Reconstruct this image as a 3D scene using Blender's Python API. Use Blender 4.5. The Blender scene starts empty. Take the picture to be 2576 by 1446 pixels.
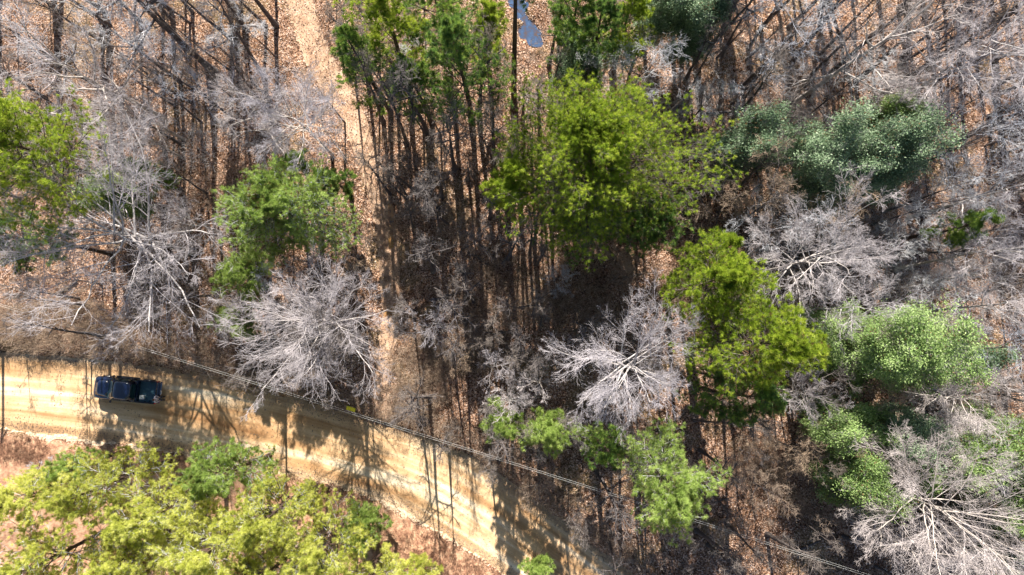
import bpy, bmesh, math, random
import numpy as np
from mathutils import Vector, Matrix
R = math.radians
C = bpy.context.scene.collection
random.seed(5)

# ------------------------------------------------------------------ camera
CAM_H, TILT, F = 60.0, R(4.6), 1716.0          # F: focal length in pixels of a 2575 px wide picture
cam = bpy.data.cameras.new('camera'); cam.sensor_width = 36; cam.lens = 36 * F / 2575
cam.clip_start = 0.5; cam.clip_end = 5000
co = bpy.data.objects.new('camera', cam); C.objects.link(co)
co.location = (0, 0, CAM_H); co.rotation_euler = (TILT, 0, 0)
bpy.context.scene.camera = co

# ------------------------------------------------------------------ sky and sun
ELEV, DRIFT = R(38), R(3.5)
w = bpy.data.worlds.new('World'); bpy.context.scene.world = w; w.use_nodes = True
nt = w.node_tree; sky = nt.nodes.new('ShaderNodeTexSky'); sky.sky_type = 'NISHITA'
sky.sun_disc = False; sky.sun_elevation = ELEV; sky.sun_rotation = -DRIFT
sky.air_density = 1.0; sky.dust_density = 0.6
nt.links.new(sky.outputs[0], nt.nodes['Background'].inputs[0])
nt.nodes['Background'].inputs[1].default_value = 0.05
sl = bpy.data.lights.new('sun', 'SUN'); sl.energy = 5.0; sl.angle = R(0.5); sl.color = (1.0, 0.93, 0.82)
so = bpy.data.objects.new('sun', sl); C.objects.link(so)
ldir = Vector((math.sin(DRIFT) * math.cos(ELEV), -math.cos(DRIFT) * math.cos(ELEV), -math.sin(ELEV)))
so.rotation_euler = ldir.to_track_quat('-Z', 'Y').to_euler(); so.location = (0, 60, 80)
vs = bpy.context.scene.view_settings
vs.view_transform = 'Standard'; vs.look = 'None'; vs.gamma = 1; vs.exposure = 1.38
cy = bpy.context.scene.cycles
cy.max_bounces = 5; cy.diffuse_bounces = 3; cy.transparent_max_bounces = 12

# ------------------------------------------------------------------ helpers
def W(px, py, z=0.0):
    """the world point at height z that stands at pixel (px, py) of the 2575 x 1446 picture"""
    r = np.array([px - 1287.5, (723 - py) * math.cos(TILT) + F * math.sin(TILT), (723 - py) * math.sin(TILT) - F * math.cos(TILT)])
    r = r * ((CAM_H - z) / -r[2])
    return np.array([r[0], r[1], z])

def to_px(x, y, z=0.0):
    d = np.array([x, y, z - CAM_H])
    dep = d[1] * math.sin(TILT) - d[2] * math.cos(TILT)
    up = d[1] * math.cos(TILT) + d[2] * math.sin(TILT)
    return 1287.5 + F * d[0] / dep, 723 - F * up / dep

class Geo:
    def __init__(s): s.v = []; s.f = []; s.m = []; s.a = []; s.n = 0
    def add(s, v, f, mi=0, a=None):
        v = np.asarray(v, float).reshape(-1, 3); f = np.asarray(f, int)
        s.v.append(v); s.f.append(f + s.n); s.m.append(np.full(len(f), mi)); s.n += len(v)
        s.a.append(np.zeros(len(v)) if a is None else np.asarray(a, float))
    def mesh(s, name, mats, smooth=False):
        me = bpy.data.meshes.new(name)
        v = np.concatenate(s.v); me.vertices.add(len(v)); me.vertices.foreach_set('co', v.astype(np.float32).ravel())
        loops = np.concatenate([f.ravel() for f in s.f]); sizes = np.concatenate([np.full(len(f), f.shape[1]) for f in s.f])
        me.loops.add(len(loops)); me.loops.foreach_set('vertex_index', loops.astype(np.int32))
        me.polygons.add(len(sizes)); st = np.concatenate([[0], np.cumsum(sizes)[:-1]])
        me.polygons.foreach_set('loop_start', st.astype(np.int32))
        me.polygons.foreach_set('material_index', np.concatenate(s.m).astype(np.int32))
        if smooth: me.polygons.foreach_set('use_smooth', np.ones(len(sizes), bool))
        me.update(calc_edges=True)
        at = me.attributes.new('vary', 'FLOAT', 'POINT'); at.data.foreach_set('value', np.concatenate(s.a).astype(np.float32))
        for m in mats: me.materials.append(m)
        return me

def nrm(a): return a / np.maximum(np.linalg.norm(a, axis=-1, keepdims=True), 1e-9)

def tubes(g, P, rad, S=4, mi=0, a=None):
    """P (N,K,3) paths, rad (N,K)"""
    N, K, _ = P.shape
    t = nrm(P[:, -1] - P[:, 0]); ref = np.where(np.abs(t[:, 2:3]) > 0.8, [[1., 0, 0]], [[0, 0, 1.]])
    u = nrm(np.cross(t, ref)); w_ = np.cross(t, u)
    ang = np.arange(S) / S * 2 * np.pi
    ring = u[:, None, :] * np.cos(ang)[None, :, None] + w_[:, None, :] * np.sin(ang)[None, :, None]
    V = P[:, :, None, :] + ring[:, None, :, :] * rad[:, :, None, None]
    idx = np.arange(N * K * S).reshape(N, K, S); nx = np.roll(idx, -1, axis=2)
    q = np.stack([idx[:, :-1], nx[:, :-1], nx[:, 1:], idx[:, 1:]], -1).reshape(-1, 4)
    g.add(V.reshape(-1, 3), q, mi, None if a is None else np.repeat(a, K * S))

def obj(name, me, parent=None, loc=(0, 0, 0), rz=0.0):
    o = bpy.data.objects.new(name, me); C.objects.link(o); o.location = loc; o.rotation_euler = (0, 0, rz)
    if parent is not None: o.parent = parent
    return o
def tag(o, label=None, cat=None, group=None, kind=None):
    if label: o['label'] = label
    if cat: o['category'] = cat
    if group: o['group'] = group
    if kind: o['kind'] = kind
    return o

# ------------------------------------------------------------------ materials
def mat(name): 
    m = bpy.data.materials.new(name); m.use_nodes = True; return m, m.node_tree, m.node_tree.nodes['Principled BSDF']
def node(nt, t, **k):
    n = nt.nodes.new(t)
    for a, b in k.items(): setattr(n, a, b)
    return n
def ramp(nt, stops):
    r = node(nt, 'ShaderNodeValToRGB'); e = r.color_ramp.elements
    while len(e) < len(stops): e.new(0.5)
    for i, (p, c) in enumerate(stops): e[i].position = p; e[i].color = (*c, 1)
    return r
def noise(nt, scale, detail=3, rough=.5, vec=None, dim='3D'):
    n = node(nt, 'ShaderNodeTexNoise'); n.inputs['Scale'].default_value = scale; n.inputs['Detail'].default_value = detail
    n.inputs['Roughness'].default_value = rough
    if vec is not None: nt.links.new(vec, n.inputs['Vector'])
    return n
def mixc(nt, a, b, f, mode='MIX'):
    m = node(nt, 'ShaderNodeMix', data_type='RGBA', blend_type=mode)
    for s, v in ((m.inputs[0], f), (m.inputs[6], a), (m.inputs[7], b)):
        if hasattr(v, 'links') or hasattr(v, 'is_linked'): nt.links.new(v, s)
        else: s.default_value = v if isinstance(v, float) else (*v, 1)
    return m.outputs[2]
def simple(name, col, rough=.6, metal=0.0, spec=.5, var=0.0, scale=8, coat=0.0):
    m, nt, b = mat(name); b.inputs['Roughness'].default_value = rough; b.inputs['Metallic'].default_value = metal
    b.inputs['Specular IOR Level'].default_value = spec; b.inputs['Coat Weight'].default_value = coat
    if var:
        n = noise(nt, scale); r = ramp(nt, [(.3, tuple(c * (1 - var) for c in col)), (.7, tuple(min(1, c * (1 + var)) for c in col))])
        nt.links.new(n.outputs[0], r.inputs[0]); nt.links.new(r.outputs[0], b.inputs['Base Color'])
    else: b.inputs['Base Color'].default_value = (*col, 1)
    return m

def bark(name, dark, light, scale=6):
    m, nt, b = mat(name); tc = node(nt, 'ShaderNodeTexCoord')
    n = noise(nt, scale, 4, .65, tc.outputs['Object']); r = ramp(nt, [(.32, dark), (.68, light)])
    nt.links.new(n.outputs[0], r.inputs[0])
    oi = node(nt, 'ShaderNodeObjectInfo'); h = ramp(nt, [(0, (.82, .84, .9)), (1, (1, .96, .9))]); nt.links.new(oi.outputs['Random'], h.inputs[0])
    nt.links.new(mixc(nt, r.outputs[0], h.outputs[0], 1.0, 'MULTIPLY'), b.inputs['Base Color'])
    b.inputs['Roughness'].default_value = .85; b.inputs['Specular IOR Level'].default_value = .3
    return m

def leafmat(name, cols, trans=.35, rough=.5, spec=.4):
    """cols: dark, mid, light; varies leaf by leaf and clump by clump"""
    m, nt, b = mat(name); at = node(nt, 'ShaderNodeAttribute', attribute_name='vary')
    r = ramp(nt, [(0, (.22, .13, .06)), (.035, (.22, .13, .06)), (.05, cols[0]), (.5, cols[1]), (1, cols[2])])
    tc = node(nt, 'ShaderNodeTexCoord'); n = noise(nt, .7, 2, .5, tc.outputs['Object'])
    mm = node(nt, 'ShaderNodeMath', operation='MULTIPLY_ADD'); nt.links.new(n.outputs[0], mm.inputs[0]); mm.inputs[1].default_value = 1.2; mm.inputs[2].default_value = -.6
    oi = node(nt, 'ShaderNodeObjectInfo'); om = node(nt, 'ShaderNodeMath', operation='MULTIPLY_ADD'); nt.links.new(oi.outputs['Random'], om.inputs[0]); om.inputs[1].default_value = .24; om.inputs[2].default_value = -.12
    a0 = node(nt, 'ShaderNodeMath', operation='ADD'); nt.links.new(mm.outputs[0], a0.inputs[0]); nt.links.new(om.outputs[0], a0.inputs[1])
    ad = node(nt, 'ShaderNodeMath', operation='ADD'); nt.links.new(a0.outputs[0], ad.inputs[0]); nt.links.new(at.outputs['Fac'], ad.inputs[1])
    nt.links.new(ad.outputs[0], r.inputs[0]); nt.links.new(r.outputs[0], b.inputs['Base Color'])
    b.inputs['Roughness'].default_value = rough; b.inputs['Specular IOR Level'].default_value = spec
    tr = node(nt, 'ShaderNodeBsdfTranslucent'); nt.links.new(r.outputs[0], tr.inputs[0])
    mx = node(nt, 'ShaderNodeMixShader'); mx.inputs[0].default_value = trans
    nt.links.new(b.outputs[0], mx.inputs[1]); nt.links.new(tr.outputs[0], mx.inputs[2])
    nt.links.new(mx.outputs[0], nt.nodes['Material Output'].inputs[0])
    return m

M = {}
M['pine_bark'] = bark('pine_bark', (.035, .022, .018), (.13, .085, .065), 9)
M['grey_bark'] = bark('grey_bark', (.10, .09, .09), (.36, .33, .31), 7)
M['dark_bark'] = bark('dark_bark', (.045, .04, .045), (.16, .14, .14), 7)
M['pale_bark'] = bark('pale_bark', (.30, .275, .265), (.70, .65, .63), 3)
M['white_twig'] = bark('white_twig', (.33, .30, .31), (.72, .67, .69), 1.4)
M['stem_twig'] = bark('stem_twig', (.10, .085, .08), (.34, .30, .28), 2)
M['grey_twig'] = bark('grey_twig', (.38, .39, .43), (.78, .79, .84), 1.2)
M['tan_twig'] = bark('tan_twig', (.26, .19, .14), (.56, .44, .34), 3)
M['pine_twig'] = bark('pine_twig', (.10, .085, .07), (.34, .30, .27), 5)
M['lime'] = leafmat('lime_needles', [(.09, .16, .015), (.30, .42, .03), (.58, .66, .09)], .52)
M['yellow'] = leafmat('yellow_needles', [(.26, .33, .05), (.68, .71, .15), (.88, .88, .36)], .58)
M['green'] = leafmat('green_needles', [(.03, .10, .035), (.16, .29, .055), (.42, .54, .10)], .42)
M['soft'] = leafmat('soft_needles', [(.13, .22, .045), (.36, .49, .11), (.58, .70, .24)], .5)
M['teal_leaf'] = leafmat('teal_leaf', [(.05, .10, .05), (.20, .30, .165), (.42, .52, .34)], .3, .5, .3)
M['holly_leaf'] = leafmat('olive_leaf', [(.07, .14, .035), (.26, .39, .12), (.50, .62, .28)], .35, .5, .3)

# ------------------------------------------------------------------ the lie of the land (in picture pixels, then metres)
UP = [(-700, 850), (-300, 868), (0, 889), (230, 908), (420, 930), (560, 955), (700, 992), (830, 1032), (960, 1068), (1100, 1112), (1200, 1160), (1330, 1250), (1450, 1342), (1590, 1446), (1800, 1610), (2300, 2010)]
LO = [(-700, 1045), (-300, 1058), (0, 1072), (200, 1098), (420, 1128), (560, 1158), (700, 1180), (800, 1207), (950, 1248), (1060, 1303), (1170, 1372), (1285, 1450), (1420, 1550), (1640, 1730), (2050, 2070)]
TR = [(700, -260), (735, -80), (772, 60), (800, 150), (848, 225), (893, 300), (930, 400), (958, 500), (978, 590), (985, 690), (988, 790), (975, 880), (962, 960), (968, 1050), (985, 1090)]
GU = [(1005, 772), (1045, 752), (1090, 744), (1140, 728)]
CREEK = [(1270, -60), (1292, -10), (1306, 30), (1320, 62), (1334, 92), (1350, 112)]
PUD = [(984, 500), (986, 560), (986, 620)]
PUD2 = [(972, 790), (994, 786)]
def poly(P): return np.array([W(*p)[:2] for p in P])
def resample(P, step):
    d = np.r_[0, np.cumsum(np.linalg.norm(np.diff(P, axis=0), axis=1))]; s = np.arange(0, d[-1], step)
    # smooth with a small average
    q = np.stack([np.interp(s, d, P[:, 0]), np.interp(s, d, P[:, 1])], 1)
    k = max(3, int(3 / step) | 1); pad = np.vstack([q[:1].repeat(k // 2, 0), q, q[-1:].repeat(k // 2, 0)])
    return np.stack([np.convolve(pad[:, i], np.ones(k) / k, 'valid') for i in (0, 1)], 1)
UPw, LOw, TRw, GUw = (resample(poly(p), .6) for p in (UP, LO, TR, GU))
CRw, PUw, PU2w = poly(CREEK), poly(PUD), poly(PUD2)
def dist(X, Y, P):
    best = np.full(X.shape, 1e9)
    for a, b in zip(P[:-1], P[1:]):
        d = b - a; L = max((d ** 2).sum(), 1e-9); t = np.clip(((X - a[0]) * d[0] + (Y - a[1]) * d[1]) / L, 0, 1)
        best = np.minimum(best, (X - a[0] - t * d[0]) ** 2 + (Y - a[1] - t * d[1]) ** 2)
    return np.sqrt(best)
def vnoise(X, Y, s, seed=0):
    rs = np.random.RandomState(seed); T = rs.rand(64, 64)
    x = X / s; y = Y / s; xi = np.floor(x).astype(int); yi = np.floor(y).astype(int); fx = x - xi; fy = y - yi
    fx = fx * fx * (3 - 2 * fx); fy = fy * fy * (3 - 2 * fy)
    g = lambda i, j: T[i % 64, j % 64]
    return (g(xi, yi) * (1 - fx) + g(xi + 1, yi) * fx) * (1 - fy) + (g(xi, yi + 1) * (1 - fx) + g(xi + 1, yi + 1) * fx) * fy - .5
def road_sd(X, Y):
    """>0 on the forest side, <0 on the lower side, 0 on the road; metres from the road's edge"""
    yu = np.interp(X, UPw[:, 0], UPw[:, 1]); yl = np.interp(X, LOw[:, 0], LOw[:, 1])
    return np.where(Y > yu, (Y - yu) * .9, np.where(Y < yl, (Y - yl) * .9, 0))
sst = lambda t: np.clip(t, 0, 1) ** 2 * (3 - 2 * np.clip(t, 0, 1))
def height(X, Y, near=True):
    X = np.asarray(X, float); Y = np.asarray(Y, float); sd = road_sd(X, Y)
    rag = .5 * vnoise(X, Y, 1.1, 3) + .35 * vnoise(X, Y, .45, 4)
    off = sst((np.abs(sd) - .1) / 2.5)
    h = off * (.9 * vnoise(X, Y, 9, 1) + .25 * vnoise(X, Y, 2.2, 2) + .10 * vnoise(X, Y, .7, 5))
    h = h + np.where(sd > 0, .75 * sst((sd - .1 + rag) / .6), 0) + np.where(sd < 0, .26 * sst((-sd + rag * .9) / .28), 0)
    h = h - .12 * sst((np.abs(sd) + rag) / .3) * (1 - sst((np.abs(sd) - .4) / .5)) * (sd < 0)
    if near:
        dt = dist(X, Y, TRw); h = h - .25 * (1 - sst((dt - .6) / 1.6)) * sst(sd / 3) - np.where(sd > 0, .30 * (1 - sst((dt - 1.2) / 1.5)) * (1 - sst(sd / 3)), 0)
        dg = dist(X, Y, GUw); h = h - .9 * np.exp(-(dg / .8) ** 2)
        dc = dist(X, Y, CRw); h = h + .75 * np.exp(-(dc / 1.2) ** 2) * (vnoise(X, Y, .9, 12) + .5 * vnoise(X, Y, .4, 13))
        h = h - .7 * np.exp(-(dc / .55) ** 2) - .3 * np.exp(-(dist(X, Y, PUw) / .5) ** 2) - .3 * np.exp(-(dist(X, Y, PU2w) / .45) ** 2)
    return h
def hz(x, y): return float(height(np.array([x]), np.array([y]))[0])

# ------------------------------------------------------------------ ground
xs = np.r_[-1500, -800, -400, -200, -120, -80, np.arange(-56, 56.01, .2), 80, 120, 200, 400, 800, 1500]
ys = np.r_[-1500, -800, -400, -200, -100, -60, np.arange(-36, 40.01, .2), 60, 100, 200, 400, 800, 1500]
X, Y = np.meshgrid(xs, ys); H_ = height(X, Y)
sd = road_sd(X, Y); H_ = np.where((sd == 0), H_ - .04, H_)
idx = np.arange(X.size).reshape(X.shape)
g = Geo(); g.add(np.stack([X, Y, H_], -1).reshape(-1, 3), np.stack([idx[:-1, :-1], idx[:-1, 1:], idx[1:, 1:], idx[1:, :-1]], -1).reshape(-1, 4), 0,
                 np.where((sd < 0) & (sd > -.22 + .75 * vnoise(X, Y, 1.7, 9) + .3 * vnoise(X, Y, .5, 10)), -1.0, sst((-sd - .0) / 1.2)).ravel())
m, nt, b = mat('leaf_litter_soil')
tc = node(nt, 'ShaderNodeTexCoord'); P_ = tc.outputs['Object']
vo = node(nt, 'ShaderNodeTexVoronoi'); vo.inputs['Scale'].default_value = 11; nt.links.new(P_, vo.inputs['Vector'])
bw = node(nt, 'ShaderNodeSeparateColor'); nt.links.new(vo.outputs['Color'], bw.inputs[0])
leafc = ramp(nt, [(0, (.045, .026, .02)), (.3, (.17, .095, .06)), (.6, (.40, .245, .155)), (.85, (.58, .41, .31)), (1, (.78, .63, .54))])
nt.links.new(bw.outputs[0], leafc.inputs[0])
n1 = noise(nt, .35, 4, .6, P_); r1 = ramp(nt, [(.34, (.45, .40, .38)), (.47, (.86, .80, .76)), (.62, (1.08, 1.02, .97))]); nt.links.new(n1.outputs[0], r1.inputs[0])
c1 = mixc(nt, leafc.outputs[0], r1.outputs[0], 1.0, 'MULTIPLY')
n2 = noise(nt, 3.0, 4, .7, P_); r2 = ramp(nt, [(.40, (.62, .55, .50)), (.56, (1, 1, 1))]); nt.links.new(n2.outputs[0], r2.inputs[0])
c2 = mixc(nt, c1, r2.outputs[0], 1.0, 'MULTIPLY')
n3 = noise(nt, .22, 3, .6, P_); r3 = ramp(nt, [(.54, (0, 0, 0)), (.66, (.25, .25, .25))]); nt.links.new(n3.outputs[0], r3.inputs[0])
c3 = mixc(nt, c2, (.30, .27, .12), r3.outputs[0])
at = node(nt, 'ShaderNodeAttribute', attribute_name='vary')
n4 = noise(nt, 2.2, 5, .7, P_); r4 = ramp(nt, [(.3, (.17, .07, .045)), (.5, (.42, .24, .15)), (.72, (.62, .43, .28))]); nt.links.new(n4.outputs[0], r4.inputs[0])
lg = node(nt, 'ShaderNodeMath', operation='LESS_THAN'); nt.links.new(at.outputs['Fac'], lg.inputs[0]); lg.inputs[1].default_value = -.25
n7 = noise(nt, 7, 4, .7, P_); r7 = ramp(nt, [(.35, (.34, .22, .13)), (.65, (.74, .60, .44))]); nt.links.new(n7.outputs[0], r7.inputs[0])
nt.links.new(mixc(nt, mixc(nt, c3, r4.outputs[0], at.outputs['Fac']), r7.outputs[0], lg.outputs[0]), b.inputs['Base Color'])
b.inputs['Roughness'].default_value = .9; b.inputs['Specular IOR Level'].default_value = .2
bp = node(nt, 'ShaderNodeBump'); bp.inputs['Strength'].default_value = .7; bp.inputs['Distance'].default_value = .06
nt.links.new(vo.outputs['Distance'], bp.inputs['Height']); nt.links.new(bp.outputs[0], b.inputs['Normal'])
ground = tag(obj('ground', g.mesh('ground', [m], True)), kind='structure')

def strip(name, A, B, n, mt, lift, sink=0.0):
    """a sheet between two polylines (same count), n cells across, with a vector attribute (metres along, 0..1 across)"""
    k = min(len(A), len(B)); t = np.linspace(0, 1, n + 1)
    P = A[:k, None, :] * (1 - t)[None, :, None] + B[:k, None, :] * t[None, :, None]
    Z = height(P[..., 0], P[..., 1]) + lift
    if sink: Z = np.minimum(Z, sink)
    al = np.r_[0, np.cumsum(np.linalg.norm(np.diff((A[:k] + B[:k]) / 2, axis=0), axis=1))]
    ii = np.arange(k * (n + 1)).reshape(k, n + 1)
    g = Geo(); g.add(np.concatenate([P, Z[..., None]], -1).reshape(-1, 3), np.stack([ii[:-1, :-1], ii[1:, :-1], ii[1:, 1:], ii[:-1, 1:]], -1).reshape(-1, 4))
    me = g.mesh(name, [mt], True)
    u = me.attributes.new('ruv', 'FLOAT_VECTOR', 'POINT'); q = np.zeros((k, n + 1, 3)); q[..., 0] = al[:, None]; q[..., 1] = t[None]
    u.data.foreach_set('vector', q.astype(np.float32).ravel())
    return obj(name, me)
def edge_mask(nt, b, w_, ns):
    """ragged, broken edges: the sheet ends where a noise eats into it"""
    at = node(nt, 'ShaderNodeAttribute', attribute_name='ruv'); sx = node(nt, 'ShaderNodeSeparateXYZ'); nt.links.new(at.outputs['Vector'], sx.inputs[0])
    pp = node(nt, 'ShaderNodeMath', operation='PINGPONG'); nt.links.new(sx.outputs[1], pp.inputs[0]); pp.inputs[1].default_value = .5
    dv = node(nt, 'ShaderNodeMath', operation='DIVIDE'); nt.links.new(pp.outputs[0], dv.inputs[0]); dv.inputs[1].default_value = w_
    tc = node(nt, 'ShaderNodeTexCoord'); n = noise(nt, ns, 5, .7, tc.outputs['Object'])
    s = node(nt, 'ShaderNodeMath', operation='ADD'); nt.links.new(dv.outputs[0], s.inputs[0]); nt.links.new(n.outputs[0], s.inputs[1])
    gt = node(nt, 'ShaderNodeMath', operation='GREATER_THAN'); nt.links.new(s.outputs[0], gt.inputs[0]); gt.inputs[1].default_value = .62
    nt.links.new(gt.outputs[0], b.inputs['Alpha'])
    return at
# road
m, nt, b = mat('sandy_road'); at = edge_mask(nt, b, .035, 3.0)
mp = node(nt, 'ShaderNodeMapping'); mp.inputs['Scale'].default_value = (.055, 6.5, 1); nt.links.new(at.outputs['Vector'], mp.inputs[0])
n1 = noise(nt, 1.0, 4, .55, mp.outputs[0]); r1 = ramp(nt, [(.30, (.36, .20, .095)), (.42, (.54, .34, .18)), (.54, (.72, .51, .31)), (.66, (.90, .77, .58))]); nt.links.new(n1.outputs[0], r1.inputs[0])
tc = node(nt, 'ShaderNodeTexCoord'); n2 = noise(nt, 9, 5, .75, tc.outputs['Object']); r2 = ramp(nt, [(.3, (.78, .76, .74)), (.6, (1, 1, 1))]); nt.links.new(n2.outputs[0], r2.inputs[0])
c = mixc(nt, r1.outputs[0], r2.outputs[0], 1.0, 'MULTIPLY')
sx = node(nt, 'ShaderNodeSeparateXYZ'); nt.links.new(at.outputs['Vector'], sx.inputs[0])
pp = node(nt, 'ShaderNodeMath', operation='PINGPONG'); nt.links.new(sx.outputs[1], pp.inputs[0]); pp.inputs[1].default_value = .5
n3 = noise(nt, 14, 3, .8, tc.outputs['Object']); r3 = ramp(nt, [(.45, (0, 0, 0)), (.56, (1, 1, 1))]); nt.links.new(n3.outputs[0], r3.inputs[0])
r4 = ramp(nt, [(.02, (1, 1, 1)), (.16, (0, 0, 0))]); nt.links.new(pp.outputs[0], r4.inputs[0])
gm = mixc(nt, r3.outputs[0], r4.outputs[0], 1.0, 'MULTIPLY')
c = mixc(nt, c, (.27, .20, .14), gm)
v_ = node(nt, 'ShaderNodeTexVoronoi'); v_.inputs['Scale'].default_value = 9; nt.links.new(tc.outputs['Object'], v_.inputs['Vector']); rv = ramp(nt, [(.10, (.55, .50, .45)), (.17, (1, 1, 1))]); nt.links.new(v_.outputs['Distance'], rv.inputs[0])
n5 = noise(nt, .8, 4, .65, tc.outputs['Object']); r5 = ramp(nt, [(.48, (0, 0, 0)), (.62, (1, 1, 1))]); nt.links.new(n5.outputs[0], r5.inputs[0])
c = mixc(nt, c, mixc(nt, c, rv.outputs[0], 1.0, 'MULTIPLY'), r5.outputs[0])
n6 = noise(nt, .35, 4, .7, tc.outputs['Object']); r6 = ramp(nt, [(.38, (.84, .78, .72)), (.6, (1.03, 1.02, 1.0))]); nt.links.new(n6.outputs[0], r6.inputs[0]); c = mixc(nt, c, r6.outputs[0], 1.0, 'MULTIPLY')
nt.links.new(c, b.inputs['Base Color']); b.inputs['Roughness'].default_value = .95; b.inputs['Specular IOR Level'].default_value = .15
bp = node(nt, 'ShaderNodeBump'); bp.inputs['Strength'].default_value = .5; bp.inputs['Distance'].default_value = .03; nt.links.new(n2.outputs[0], bp.inputs['Height']); nt.links.new(bp.outputs[0], b.inputs['Normal'])
def match(Pa, Pb, step):
    a = resample(poly(Pa), .3); bb = resample(poly(Pb), .3); k = int(max(len(a), len(bb)) * .3 / step)
    f = lambda q: np.stack([np.interp(np.linspace(0, len(q) - 1, k), np.arange(len(q)), q[:, i]) for i in (0, 1)], 1)
    return f(a), f(bb)
A, B = match(UP, LO, .4); nrmv = nrm(A - B); A = A + nrmv * .25; B = B - nrmv * .2
road = tag(strip('road', A, B, 40, m, .03, .06), kind='structure')
# woodland track
m, nt, b = mat('track_soil'); at = edge_mask(nt, b, .42, 2.4)
tc = node(nt, 'ShaderNodeTexCoord'); n1 = noise(nt, 1.2, 5, .7, tc.outputs['Object']); r1 = ramp(nt, [(.3, (.30, .17, .10)), (.5, (.54, .36, .24)), (.7, (.70, .52, .38))]); nt.links.new(n1.outputs[0], r1.inputs[0])
n2 = noise(nt, 12, 4, .8, tc.outputs['Object']); r2 = ramp(nt, [(.35, (.6, .55, .52)), (.6, (1.0, 1.0, 1.0))]); nt.links.new(n2.outputs[0], r2.inputs[0])
nt.links.new(mixc(nt, r1.outputs[0], r2.outputs[0], 1.0, 'MULTIPLY'), b.inputs['Base Color']); b.inputs['Roughness'].default_value = .95
T = resample(poly(TR), .4); tn = nrm(np.gradient(T, axis=0)); tn = np.stack([-tn[:, 1], tn[:, 0]], 1)
wd = np.interp(np.arange(len(T)) / len(T), [0, .25, .45, .6, .8, 1], [1.1, 1.3, 1.2, 1.0, .9, .7])[:, None]
tag(strip('path', T + tn * wd, T - tn * wd, 10, m, .025), kind='structure')

# water
def pool(name, pts, m, z, label=None):
    P = [W(*p)[:2] for p in pts]; P = np.array(P); n = len(P); Q = []
    for i in range(n):
        for t in (0, .25, .5, .75):
            p0, p1, p2, p3 = P[i - 1], P[i], P[(i + 1) % n], P[(i + 2) % n]
            Q.append(.5 * ((2 * p1) + (-p0 + p2) * t + (2 * p0 - 5 * p1 + 4 * p2 - p3) * t * t + (-p0 + 3 * p1 - 3 * p2 + p3) * t ** 3))
    me = bpy.data.meshes.new(name); me.from_pydata([(*q, z) for q in Q], [], [list(range(len(Q)))]); me.materials.append(m)
    return tag(obj(name, me), kind='structure')
def water(name, col, rough=.08):
    m, nt, b = mat(name); b.inputs['Roughness'].default_value = rough
    tc = node(nt, 'ShaderNodeTexCoord'); nn = noise(nt, 2.2, 5, .7, tc.outputs['Object']); rr_ = ramp(nt, [(.36, (.10, .065, .05)), (.52, col), (.7, tuple(min(1, c * 1.5) for c in col))])
    nt.links.new(nn.outputs[0], rr_.inputs[0]); nt.links.new(rr_.outputs[0], b.inputs['Base Color'])
    n = noise(nt, 6, 3); bp = node(nt, 'ShaderNodeBump'); bp.inputs['Strength'].default_value = .25; bp.inputs['Distance'].default_value = .05
    nt.links.new(n.outputs[0], bp.inputs['Height']); nt.links.new(bp.outputs[0], b.inputs['Normal']); return m
def lvl(px, py, up=.12): p = W(px, py); return hz(p[0], p[1]) + up
mud = water('muddy_water', (.38, .20, .07))
pool('puddle_water', [(955, 772), (985, 760), (1012, 768), (1012, 790), (995, 812), (972, 814), (950, 800)], mud, lvl(984, 789, .13))
pool('puddle_water', [(976, 520), (986, 515), (1002, 550), (1002, 600), (990, 640), (970, 605), (968, 550)], mud, lvl(986, 570, .09))
pool('creek_water', [(1300, -60), (1330, 10), (1345, 45), (1362, 85), (1366, 120), (1330, 118), (1296, 85), (1276, 40), (1262, 0), (1245, -60)], water('creek_water', (.05, .085, .16), .05), lvl(1314, 48, .24))  # blue sky reflection is painted into the creek's base colour
pool('ditch_water', [(1048, 1050), (1060, 1044), (1076, 1048), (1084, 1060), (1074, 1070), (1056, 1068)], water('dark_water', (.012, .02, .035), .05), lvl(1066, 1057, .10))

# ------------------------------------------------------------------ trees
def rot_about(v, k, a):
    c, s = np.cos(a)[:, None], np.sin(a)[:, None]
    return v * c + np.cross(k, v) * s + k * (k * v).sum(-1, keepdims=True) * (1 - c)
def spawn(rs, P, rad, n, t0, t1, ang, lenf, K, rfac, up, out=None, wig=.12, minr=.004, tip=.35):
    """n children on every path of P (N,K,3)"""
    N, Kp, _ = P.shape
    t = t0 + (t1 - t0) * ((np.arange(n)[None] + rs.rand(N, n)) / n); t = t.ravel(); pi = np.repeat(np.arange(N), n)
    x = t * (Kp - 1); i = np.clip(x.astype(int), 0, Kp - 2); f = (x - i)[:, None]
    base = P[pi, i] * (1 - f) + P[pi, i + 1] * f; d = nrm(P[pi, i + 1] - P[pi, i])
    r0 = (rad[pi, i] * (1 - f[:, 0]) + rad[pi, i + 1] * f[:, 0])
    L = np.linalg.norm(P[pi, -1] - P[pi, 0], axis=-1) * lenf * (1.15 - .6 * t) * (.65 + .7 * rs.rand(len(t)))
    k = nrm(np.cross(d, nrm(rs.randn(len(t), 3))))
    dd = rot_about(d, k, R(ang) * (.7 + .6 * rs.rand(len(t)))); dd[:, 2] += up; dd = nrm(dd)
    pts = [base]; 
    for s in range(1, K):
        dd = nrm(dd + wig * rs.randn(len(t), 3) + [0, 0, up * .35]); pts.append(pts[-1] + dd * (L / (K - 1))[:, None])
    Q = np.stack(pts, 1); rr = np.maximum(np.minimum(r0 * rfac, L * .05), minr)[:, None] * np.linspace(1, tip, K)[None]
    return Q, np.maximum(rr, minr * .7)

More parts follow.
